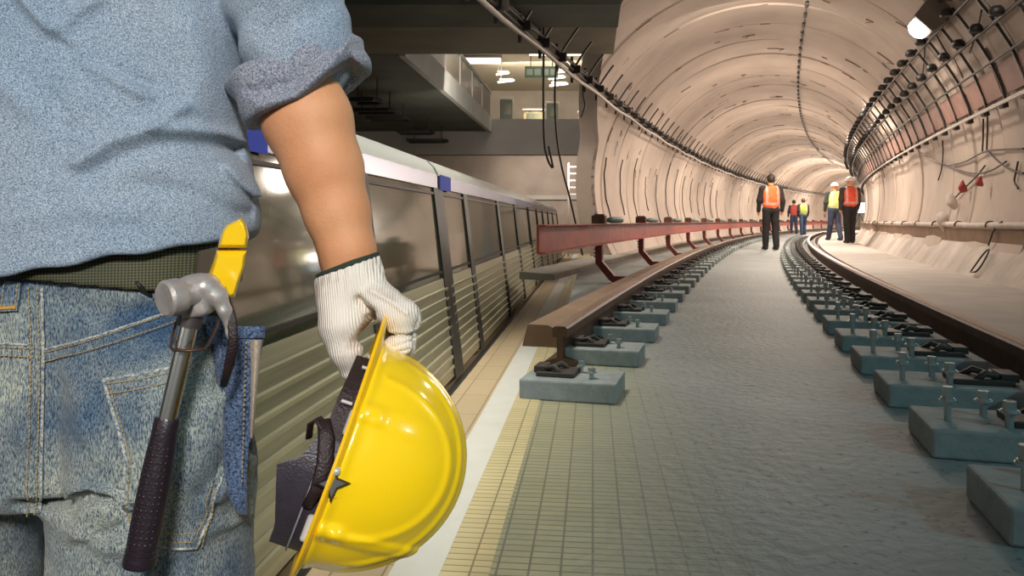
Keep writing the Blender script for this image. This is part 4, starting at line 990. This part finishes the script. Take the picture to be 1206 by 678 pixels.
def shell(X,Y,Z):
    p,q,r=lc(X,Y,Z)
    k=np.sqrt((p/A_)**2+(q/B_)**2+(np.maximum(r,-.0)/C_)**2+1e-9)
    d=(k-1)*.118
    # moulded ribs: broad crown ridge, two flanking ribs, side panels and slot bosses by the rim
    rib=.0038*g1(q,.020)*np.clip(r/.05,0,1)+.0022*(g1(np.abs(q)-.040,.006))*np.clip((r-.03)/.03,0,1)
    an=np.abs(p+.004)/.080; rr=np.sqrt((p/.085)**2+((r-.02)/.10)**2)
    rib=rib+.0022*np.exp(-((rr-1)/.055)**2)*(np.abs(q)>.03)*(r>.015)
    rib=rib+.0040*g1(p+.043,.011)*g1(r-.012,.016)*(np.abs(q)>.05)+.0018*g1(p+.043,.014)*g1(r-.05,.040)*(np.abs(q)>.05)
    rib=rib+.0045*g1(p-.082,.008)*g1(r-.014,.015)*(np.abs(q)>.03)+.0028*np.exp(-((p-.086+r*.02)/.007)**4)*(r<.12)*(r>.0)*(np.abs(q)>.01)
    rib=rib+.004*np.exp(-((r-.002)/.006)**2)
    d=d-rib
    inner=(np.sqrt((p/(A_-.004))**2+(q/(B_-.004))**2+(r/(C_-.004))**2+1e-9)-1)*.114
    return smax(smax(d,-inner,.001),-r-.001,.0015)
nets_obj('shell',shell,tuple(HCn+Vector((-.13,-.14,-.20))),tuple(HCn+Vector((.23,.14,.17))),.0021,M_yel,hel)
# brim: flange with a longer peak at the top, turned lip
b=MB(); inner=[];outer=[];n=72
for i in range(n):
    a=2*PI*i/n; ct,st=math.cos(a),math.sin(a)
    pk=.026*max(0,-ct)**3+.011+.006*max(0,ct)**6
    pi_=HCn+d1*(A_-.004)*ct+d3*(B_-.004)*st; po=HCn+d1*(A_+pk)*ct+d3*(B_+.011)*st
    outer.append((pi_,po,-ct))
rings=[]
for pi_,po,c in outer:
    o_=(po-pi_).normalized(); dz=d2*(-.006-.002*max(0,c))
    rings.append([pi_+d2*.003,po+dz+d2*.0035,po+dz+o_*.0022+d2*.001,po+dz+o_*.001-d2*.002,po+dz-d2*.001-o_*.002,pi_-d2*.002])
vs=[p for r in rings for p in r]; m6=6
fs=[(i*m6+j,i*m6+(j+1)%m6,((i+1)%n)*m6+(j+1)%m6,((i+1)%n)*m6+j) for i in range(n) for j in range(m6)]
b.add(vs,fs); b.build('brim',M_yel2,hel,auto=50)
# lining: dark band with a deep flap towards the bottom
M_lea=mat('dark_brown_leather',(.030,.017,.018),.45,var=.3,vscale=60,bump=.3,bscale=350)
M_flap=mat('black_purple_leather',(.045,.037,.050),.33,var=.2,vscale=40,bump=.2,bscale=400)
def band(t0,t1,hdeep,A,Bq,m,name,thick=.0025,tc=165,top=.012,n=60):
    r=[]
    for i in range(n+1):
        a=-PI+2*PI*i/n if t0 is None else None
    return None
def ringband(fun,A,Bq,a0,a1,m,name,n=48,thick=.003,shift=0,par=hel):
    rr=[]
    for i in range(n+1):
        a=a0+(a1-a0)*i/n; ct,st=math.cos(a),math.sin(a); c=HCn+d1*shift; A_s=.90
        lo_=fun(ct,st); 
        def P(k,h,s): return c+d1*(A+k)*A_s*ct*s+d3*(Bq+k)*A_s*st*s+d2*h*A_s
        rr.append([P(0,.010,1),P(thick,.010,1),P(thick,lo_,.985),P(0,lo_,.985)])
    b=MB(); b.loft(rr); return b.build(name,m,par,auto=50)
ringband(lambda c,s:-.026-.004*s*s,.112,.100,0,2*PI,M_lea,'headband',n=64,shift=-.006)
fl=ringband(lambda c,s:-.030-.022*max(0,1-abs(c-.30)/.5)-.017*(c>.3),.128,.100,-PI*.62,PI*.62,M_flap,'neck_flap',n=40,shift=.0)
b=MB(); P=[]
for i in range(25):
    a=-PI*.5+PI*i/24; P.append(HCn+d1*.1195*math.cos(a)+d3*.0945*math.sin(a)+d2*(-.0215))
b.tube(P,.0011,6); tag(b.build('welt',mat('pale_welt',(.30,.28,.30),.6),fl,smooth=True),'pale piping on the dark flap')
# crown straps inside
for a in (.6,2.2,3.9,5.4):
    b=MB(); b.tube([HCn+d1*.11*math.cos(a)*s+d3*.095*math.sin(a)*s+d2*(.005+.10*math.sin(u)) for u,s in [(u,math.cos(u)) for u in np.linspace(0,PI/2,8)]],.006,6,flat=.25); b.build('crown_strap',M_lea,hel,smooth=True)
# clips, pins and ratchet knob on the side facing the camera
def near(t,h,o=0): 
    p=(t-165)*SCL; q=-math.sqrt(max(.0004,1-(p/.114)**2))*(.0935)-o
    return HCn+d1*p+d3*q+d2*(h*SCL)
M_clipg=mat('pale_grey_clip',(.45,.42,.40),.4)
for t,h in ((137,-6),(252,-9)):
    c=near(t,h,.014); b=MB(); Mx=Matrix((d1,d3,d2)).transposed(); b.box(c,(.028,.008,.009),M=Mx); b.build('hanger_clip',M_clipg,hel,bevel=.003)
for t,h in ((72,-8),(117,-17)):
    c=near(t,h,.006); b=MB(); b.tube([c-d1*.000-d2*.006,c+d2*.006],.0022,8); b.build('pin',M_clipg,hel)
Mx=Matrix((d1,d3,d2)).transposed()
c=near(201,-2,.018)
b=MB(); star=[]
for i in range(8):
    a=i*PI/4+.3; r=.019 if i%2==0 else .008; star.append((r*math.cos(a),r*math.sin(a)))
b.loft([[c+d1*x+d2*y+d3*.006 for x,y in star],[c+d1*x+d2*y-d3*.002 for x,y in star],[c+d1*x*.7+d2*y*.7-d3*.006 for x,y in star]]); b.build('ratchet_knob',M_black,hel)
b=MB(); b.lathe([(.0001,.004),(.004,.003),(.005,0),(.005,-.003)],near(188,-3,.023),tuple(-d3),14); b.build('rivet',mat('pale_rivet',(.8,.78,.75),.3,metal=.5),hel,smooth=True)
b=MB(); b.tube([near(142,-34,.006),near(160,-24,.010),near(185,-16,.013),near(212,-14,.012),near(232,-18,.008)],[.007,.009,.009,.008,.006],8,flat=.35,up=tuple(d2)); b.build('side_strap',M_lea,hel,smooth=True)
b=MB(); b.tube([near(150,-30,.008),near(143,-40,.004),near(150,-46,-.004),near(165,-42,-.01)],.006,8,flat=.35,up=tuple(d2)); b.build('strap_loop',M_lea,hel,smooth=True)
b=MB(); b.tube([near(212,6,.017),near(222,-4,.017),near(234,-4,.016),near(240,8,.016)],.0022,8); b.build('strap_hook',M_yel2,hel,smooth=True)

# ------------------------------------------------------------------ claw hammer hanging at the hip
YM=.825
def hm(px,py,dy=0): return Vector(wm(px,py,YM+dy))
M_forg=mat('forged_grey_steel',(.58,.53,.50),.42,metal=.45,var=.25,vscale=50,bump=.1,bscale=200)
M_forgd=mat('dark_hammer_cheek',(.10,.085,.08),.45,metal=.6)
M_chrome=mat('chrome_shaft',(.90,.88,.84),.24,metal=1.0)
M_grip=mat('black_rubber_grip',(.020,.012,.018),.38,bump=.15,bscale=300)
ham=thing('claw_hammer',hm(232,352),'claw hammer with chrome shaft and black rubber grip hanging at the worker\'s hip','hammer')
hd_=thing('x',(0,0,0),'x','x'); bpy.data.objects.remove(hd_)
fa=Vector((-.55,-.80,-.08)).normalized()
b=MB(); b.lathe([(.0001,.006),(.0165,.006),(.0192,.003),(.0195,-.010),(.0165,-.015),(.012,-.020),(.0115,-.032),(.014,-.042)],hm(199,351,-.034),tuple(fa),28); b.build('striking_face',M_forg,ham,auto=40)
def headd(X,Y,Z):
    c=hm(229,349,.002); 
    ux,uz=.24,-.97     # down the shaft
    x,y,z=X-c.x,Y-c.y,Z-c.z; a=x*ux+z*uz; e=x*(-uz)+z*ux
    q=[np.abs(a)-.018,np.abs(e)-.0105,np.abs(y)-.011]
    d=np.sqrt(sum(np.maximum(k,0)**2 for k in q))+np.minimum(np.maximum(np.maximum(q[0],q[1]),q[2]),0)-.003
    cl=chain(X,Y,Z,[tuple(hm(226,338,.0)),tuple(hm(243,337,.0)),tuple(hm(256,348,.002)),tuple(hm(265,366,.004)),tuple(hm(272,392,.008)),tuple(hm(275,412,.010))],[.0135,.0125,.0095,.0062,.0040,.0018],.006,sy=.72)
    wedge=chain(X,Y,Z,[tuple(hm(232,334)),tuple(hm(236,362)),tuple(hm(246,350))],[.009,.0085,.008],.006,sy=.8)
    return smin(smin(d,cl,.005),wedge,.006)
nets_obj('hammer_head',headd,tuple(hm(205,315,-.03)),tuple(hm(290,425,.04)+Vector((0,0,0))) if False else (hm(290,315).x,YM+.04,hm(290,315).z),.0013,M_forg,ham) if False else None
lo_=(hm(208,430).x,YM-.03,hm(208,430).z); hi_=(hm(292,315).x,YM+.045,hm(292,315).z)
nets_obj('hammer_head',headd,lo_,hi_,.0013,M_forg,ham)
S0=hm(225,372,.003); S1=hm(197,492,-.008); S2=hm(163,668,-.02); sd=(S1-S0).normalized()
b=MB(); b.tube([S0-sd*.006,S0+sd*.012],[.0135,.0125],20); b.build('collar',M_forgd,ham,auto=40)
b=MB(); b.tube([S0+sd*.005,S1+sd*.02],.0098,24); b.build('shaft',M_chrome,ham,auto=40)
gd=(S2-S1); prof=[(0,.0118),(.015,.0128),(.1,.0130),(.3,.0148),(.5,.0158),(.7,.0160),(.86,.0158),(.865,.0150),(.875,.0150),(.88,.0160),(.90,.0160),(.905,.0152),(.915,.0152),(.92,.0163),(.97,.0168),(.99,.0160),(1.0,.0125)]
b=MB(); b.tube([S1+gd*t for t,r in prof],[r for t,r in prof],28)
gu=gd.normalized(); gw=gu.cross(Vector((0,1,0))).normalized(); gn=gw.cross(gu).normalized()
if gn.y>0: gn=-gn
for row in (-.55,-.18,.18,.55,.9,-.9):
    for i in range(15):
        t=.17+i*.045+(.022 if int(row*10)%2 else 0); r=float(np.interp(t,[p[0] for p in prof],[p[1] for p in prof])); c=S1+gd*t+(gn*math.cos(row)+gw*math.sin(row))*(r-.0002)
        b.lathe([(.0001,.0008),(.0011,.0005),(.0016,0),(.0016,-.001)],c,tuple(gn*math.cos(row)+gw*math.sin(row)),6)
b.build('grip',M_grip,ham,auto=40)
# wire holder on the belt
b=MB(); b.tube([hm(252,352,.045),hm(259,366,.03),hm(256,385,.014),hm(246,405,.004),hm(240,411,-.012),hm(222,413,-.022),hm(204,412,-.018),hm(201,408,-.010),hm(206,385,.012),hm(212,368,.03),hm(214,352,.05)],.0017,8); tag(b.build('wire_hammer_loop',mat('rust_brown_wire',(.10,.055,.04),.45,metal=.5),smooth=True),'thin brown wire loop on the belt that the hammer shaft hangs through','holder')
# yellow case on the belt
YY=.872
case=thing('yellow_tool_case',Vector(wm(270,305,YY)),'small bright yellow plastic case clipped to the belt behind the hammer','case')
def prism_poly(pts,Yc,dep,m,name,par,bev,mid=None):
    b=MB(); k=len(pts); c=(sum(p[0] for p in pts)/k,sum(p[1] for p in pts)/k); rr=[]
    for dy,sc_ in ((-dep,.80),(-dep*.72,.955),(-dep*.3,1),(dep*.3,1),(dep*.8,.94)):
        rr.append([Vector(wm(c[0]+(x-c[0])*sc_,c[1]+(y-c[1])*sc_,Yc+dy)) for x,y in pts])
    b.loft(rr); return b.build(name,m,par,auto=35,bevel=bev)
M_case=mat('glossy_yellow_case',(.95,.60,.01),.2,coat=.6)
prism_poly([(261,272),(267,264),(284,256),(289,262),(293,276),(291,292),(256,292),(258,283)],YY,.022,M_case,'case_lid',case,.001)
prism_poly([(255,294),(291,294),(289,312),(281,335),(277,349),(272,352),(267,348),(266,340),(260,341),(258,346),(250,337),(244,326),(250,310)],YY,.020,M_case,'case_body',case,.001)
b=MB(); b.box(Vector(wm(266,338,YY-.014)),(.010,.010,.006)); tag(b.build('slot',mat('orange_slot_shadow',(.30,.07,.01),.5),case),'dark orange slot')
b=MB(); b.tube([Vector(wm(262,341,YY-.022)),Vector(wm(266,352,YY-.035)),Vector(wm(273,375,YY-.045)),Vector(wm(275,400,YY-.045)),Vector(wm(270,430,YY-.04)),Vector(wm(263,455,YY-.02))],[.004,.005,.0052,.005,.0055,.004],8,flat=.3,up=(1,0,0)); tag(b.build('leather_strap',M_lea,smooth=True),'narrow dark leather strap hanging from the yellow case past the hammer claw','strap')
# dark side wallet behind the case
b=MB(); rr=[[Vector(wm(x,y,.905+dy)) for x,y in ((232,296),(258,290),(256,330),(262,372),(240,372),(228,330))] for dy in (-.012,.02)]; b.loft(rr); tag(b.build('belt_sheath',mat('brown_black_sheath',(.05,.035,.022),.6),bevel=.003),'dark brown sheath on the belt between the hammer head and yellow case','sheath')
# denim tool pouch
YP=.925
pou=thing('denim_pouch',Vector(wm(280,400,YP)),'indigo denim tool pouch with a tan backing hanging beside the right thigh','pouch')
def panel(rows,dep,m,name,par,wav=.004):
    rr=[]
    for j,(y,xl,xr,dy) in enumerate(rows):
        nn_=10; fr=[];bk=[]
        for i in range(nn_+1):
            u=i/nn_; x=xl+(xr-xl)*u; q=dy+wav*math.sin(u*7+y*.03)+.010*(u-.5)**2*4
            fr.append(Vector(wm(x,y,YP+q))); bk.append(Vector(wm(x,y,YP+q+dep)))
        rr.append(fr+bk[::-1])
    b=MB(); b.loft(rr); return b.build(name,m,par,auto=60)
panel([(386,266,312,.0),(394,262,311,-.002),(398,262,311,-.002),(425,259,306,-.004),(460,258,302,-.006),(490,258,299,-.006),(515,259,297,-.004),(522,260,293,-.002),(560,264,291,-.002),(585,270,291,-.004),(599,276,292,-.006),(606,283,292,-.004)],.012,M_jdark,'pouch_body',pou)
panel([(384,264,312,-.006),(390,263,312.5,-.008),(398,262,311.5,-.006)],.020,M_jdark,'folded_hem',pou,.003)
tag(panel([(400,294,309,-.0145),(430,295.5,305.5,-.0175),(470,295,302,-.0185),(500,294.5,299.5,-.018),(516,294.5,298,-.016)],.006,M_tan,'backing_strip',pou,.0),'tan cloth strip')
b=MB()
for j in range(30):
    y=402+j*5.6; b.tube([Vector(wm(290-.03*(y-400),y,YP-.013)),Vector(wm(290-.03*(y+3-400),y+3,YP-.013))],.0008,5)
b.build('stitching',M_thread,pou)
panel([(378,243,266,.03),(400,244,267,.02),(440,250,266,.008),(470,258,268,.004),(500,260,272,.0)],.010,M_jdark,'side_gusset',pou,.006)

# ------------------------------------------------------------------ people down the tunnel
def worker(px,footpy,headpy,lab,vest,jacket,trouser,helm,hairc,stride=.5,lean=0,small=False,view=1,vest_stripes=True,ph=1):
    Hh=1.76; Y=F*Hh/(footpy-headpy); x=(px-603)/F*Y
    z0=SZ+.001 if not (R0-math.hypot(x-CX,Y-CY))>1.42 else SZ+.086
    t=thing('person',(x,Y,z0),lab,'person'); h=.020 if not small else .03
    sg=ph
    hipw=.095; st=stride*.28
    A=[(-hipw,0,.92),(-hipw-.01,.05*sg,.50),(-hipw-.01,st*sg,.09)]; Bq=[(hipw,0,.92),(hipw+.01,.06-.05*sg,.50),(hipw+.01,-st*sg,.09)]
    sh=.205; arm=[(sh,0,1.42),(sh+.055,-.04*sg,1.15),(sh+.05,.05-.06*sg,.92),(sh+.045,.07-.06*sg,.84)]; arm2=[(-sh,0,1.42),(-sh-.055,.04*sg,1.15),(-sh-.05,.05+.06*sg,.92),(-sh-.045,.07+.06*sg,.84)]
    rx,ry=x,Y
    def Lf(f): return lambda X,Y_,Z: f(X-rx,Y_-ry,Z-z0)
    def bod(X,Y_,Z):
        d=ell(X,Y_,Z,(0,.01,1.64),(.075,.095,.115)); d=smin(d,caps(X,Y_,Z,(0,.10,1.63),(0,.108,1.60),.010,.014),.015)
        for s in (-1,1): d=smin(d,ell(X,Y_,Z,(s*.078,.0,1.63),(.012,.02,.03)),.01)
        d=smin(d,caps(X,Y_,Z,(0,0,1.55),(0,0,1.44),.052,.06),.02)
        d=smin(d,ell(X,Y_,Z,(0,0,1.22),(.175,.10,.26)),.05); d=smin(d,ell(X,Y_,Z,(0,0,.96),(.16,.10,.12)),.04)
        for q in (A,Bq): d=smin(d,chain(X,Y_,Z,q,[.085,.055,.038],.02),.03)
        for q in (arm,arm2):
            d=smin(d,chain(X,Y_,Z,q,[.05,.042,.03,.032],.02),.03)
            e=q[-1]
            for k in range(4): d=smin(d,caps(X,Y_,Z,(e[0],e[1]-.02+k*.016,e[2]-.02),(e[0]-.008*np.sign(e[0]),e[1]-.022+k*.017,e[2]-.085),.009,.007),.006)
            d=smin(d,caps(X,Y_,Z,(e[0],e[1]+.02,e[2]),(e[0],e[1]+.045,e[2]-.045),.010,.008),.006)
        return d
    mk=lambda nm,c,r=.8:mat(nm,c,r,var=.2,vscale=12)
    bx=((x-.40,Y-.35,z0-.01),(x+.40,Y+.35,z0+1.84))
    nets_obj('body',Lf(bod),*bx,h,M_skin,t)
    def jk(X,Y_,Z):
        d=ell(X,Y_,Z,(0,0,1.20),(.205,.135,.32)); d=smin(d,ell(X,Y_,Z,(0,0,1.38),(.215,.11,.12)),.04)
        d=smax(d,.88-Z,.02)
        for q in (arm,arm2): d=smin(d,chain(X,Y_,Z,q[:3],[.072,.06,.048],.02),.03)
        return d-nz(X,Y_,Z,51,.006,25)
    nets_obj('jacket',Lf(jk),*bx,h,mk('work_jacket',jacket),t)
    def tr(X,Y_,Z):
        d=ell(X,Y_,Z,(0,0,.95),(.185,.125,.15))
        for q in (A,Bq): d=smin(d,chain(X,Y_,Z,q,[.105,.082,.070],.02),.03)
        return smax(d,Z-1.05,.02)-nz(X,Y_,Z,52,.004,30)
    nets_obj('trousers',Lf(tr),*bx,h,mk('work_trousers',trouser),t)
    def bt(X,Y_,Z):
        d=None
        for q in (A,Bq):
            e=q[-1]; c=smin(caps(X,Y_,Z,(e[0],e[1],.12),(e[0],e[1],.05),.055,.05),caps(X,Y_,Z,(e[0],e[1]-.03,.045),(e[0],e[1]+.16,.04),.045,.042),.03); d=c if d is None else np.minimum(d,c)
        return smax(d,-Z,.005)
    for q in (A,Bq):
        e=q[-1]
        nets_obj('boot',Lf(lambda X,Y_,Z,e=e: smax(smin(caps(X,Y_,Z,(e[0],e[1],.12),(e[0],e[1],.05),.055,.05),caps(X,Y_,Z,(e[0],e[1]-.03,.045),(e[0],e[1]+.16,.04),.045,.042),.03),-Z,.005)),*bx,h,mk('work_boot',(.03,.025,.02)),t)
    if vest:
        def vs_(X,Y_,Z):
            d=ell(X,Y_,Z,(0,0,1.20),(.222,.152,.36)); d=smin(d,ell(X,Y_,Z,(0,0,1.36),(.205,.125,.14)),.04)
            d=smax(smax(d,.86-Z,.01),Z-1.50,.01); d=smax(d,np.abs(X)-.20,.02)
            return smax(d,-caps(X,Y_,Z,(0,0,1.6),(0,0,1.45),.075,.07),.01)-nz(X,Y_,Z,53,.005,25)
        mv=mk('safety_vest_cloth',vest,.7)
        def mf(c):
            zz=c[:,2]-z0; xx=c[:,0]-x
            k=((zz>1.045)&(zz<1.105))|((zz>1.21)&(zz<1.27)&False)|((np.abs(np.abs(xx)-.125)<.028)&(zz>1.08)&(zz<1.5))
            return k.astype(int) if vest_stripes else np.zeros(len(c))
        nets_obj('safety_vest',Lf(vs_),*bx,h*.8,[mv,mk('reflective_stripe',tuple(min(1,c*.55+.28) for c in vest),.4)],t,mf)
    if helm:
        nets_obj('helmet',Lf(lambda X,Y_,Z: smax(smin(ell(X,Y_,Z,(0,0,1.66),(.115,.135,.115)),ell(X,Y_,Z,(0,.02,1.665),(.13,.165,.016)),.01),1.652-Z,.004)),*bx,h*.7,mk('helmet_plastic',helm,.35),t)
    else:
        nets_obj('hair',Lf(lambda X,Y_,Z: smax(ell(X,Y_,Z,(0,-.005,1.66),(.09,.108,.115)),-ell(X,Y_,Z,(0,.10,1.60),(.08,.07,.10)),.01)),*bx,h*.7,M_hair,t)
    return t
OR=(.90,.15,.035); OR2=(.80,.09,.035); YL=(.60,.72,.06); BK=(.016,.013,.014); NV=(.035,.045,.09)
worker(908,295,206,'bareheaded person in orange safety vest and black trousers walking away between the rails',OR,BK,BK,None,1,stride=.22,ph=1)
worker(1001,289,211,'person in red-orange safety vest and white helmet, right of the pair on the walkway',OR2,(.05,.04,.035),BK,(.86,.84,.82),0,stride=.3,ph=-1)
worker(983,285,217,'person in pale yellow safety vest and white helmet, left of the pair on the walkway',(.70,.78,.22),(.04,.05,.04),NV,(.86,.86,.86),0,stride=.7,ph=1)
worker(946,278,235,'distant person in lime yellow safety vest and blue jeans, walking on the track slab',(.45,.55,.06),BK,(.05,.08,.16),None,1,stride=.3,ph=-1,small=True)
worker(935,277,237,'distant person in dark red jacket just left of the lime yellow vest',(.45,.06,.05),(.03,.02,.03),NV,None,1,stride=.4,small=True,vest_stripes=False)
worker(967,271,245,'farthest person, all in dark clothing, in the middle of the tunnel',None,(.025,.03,.045),(.02,.02,.03),None,1,stride=.5,small=True)
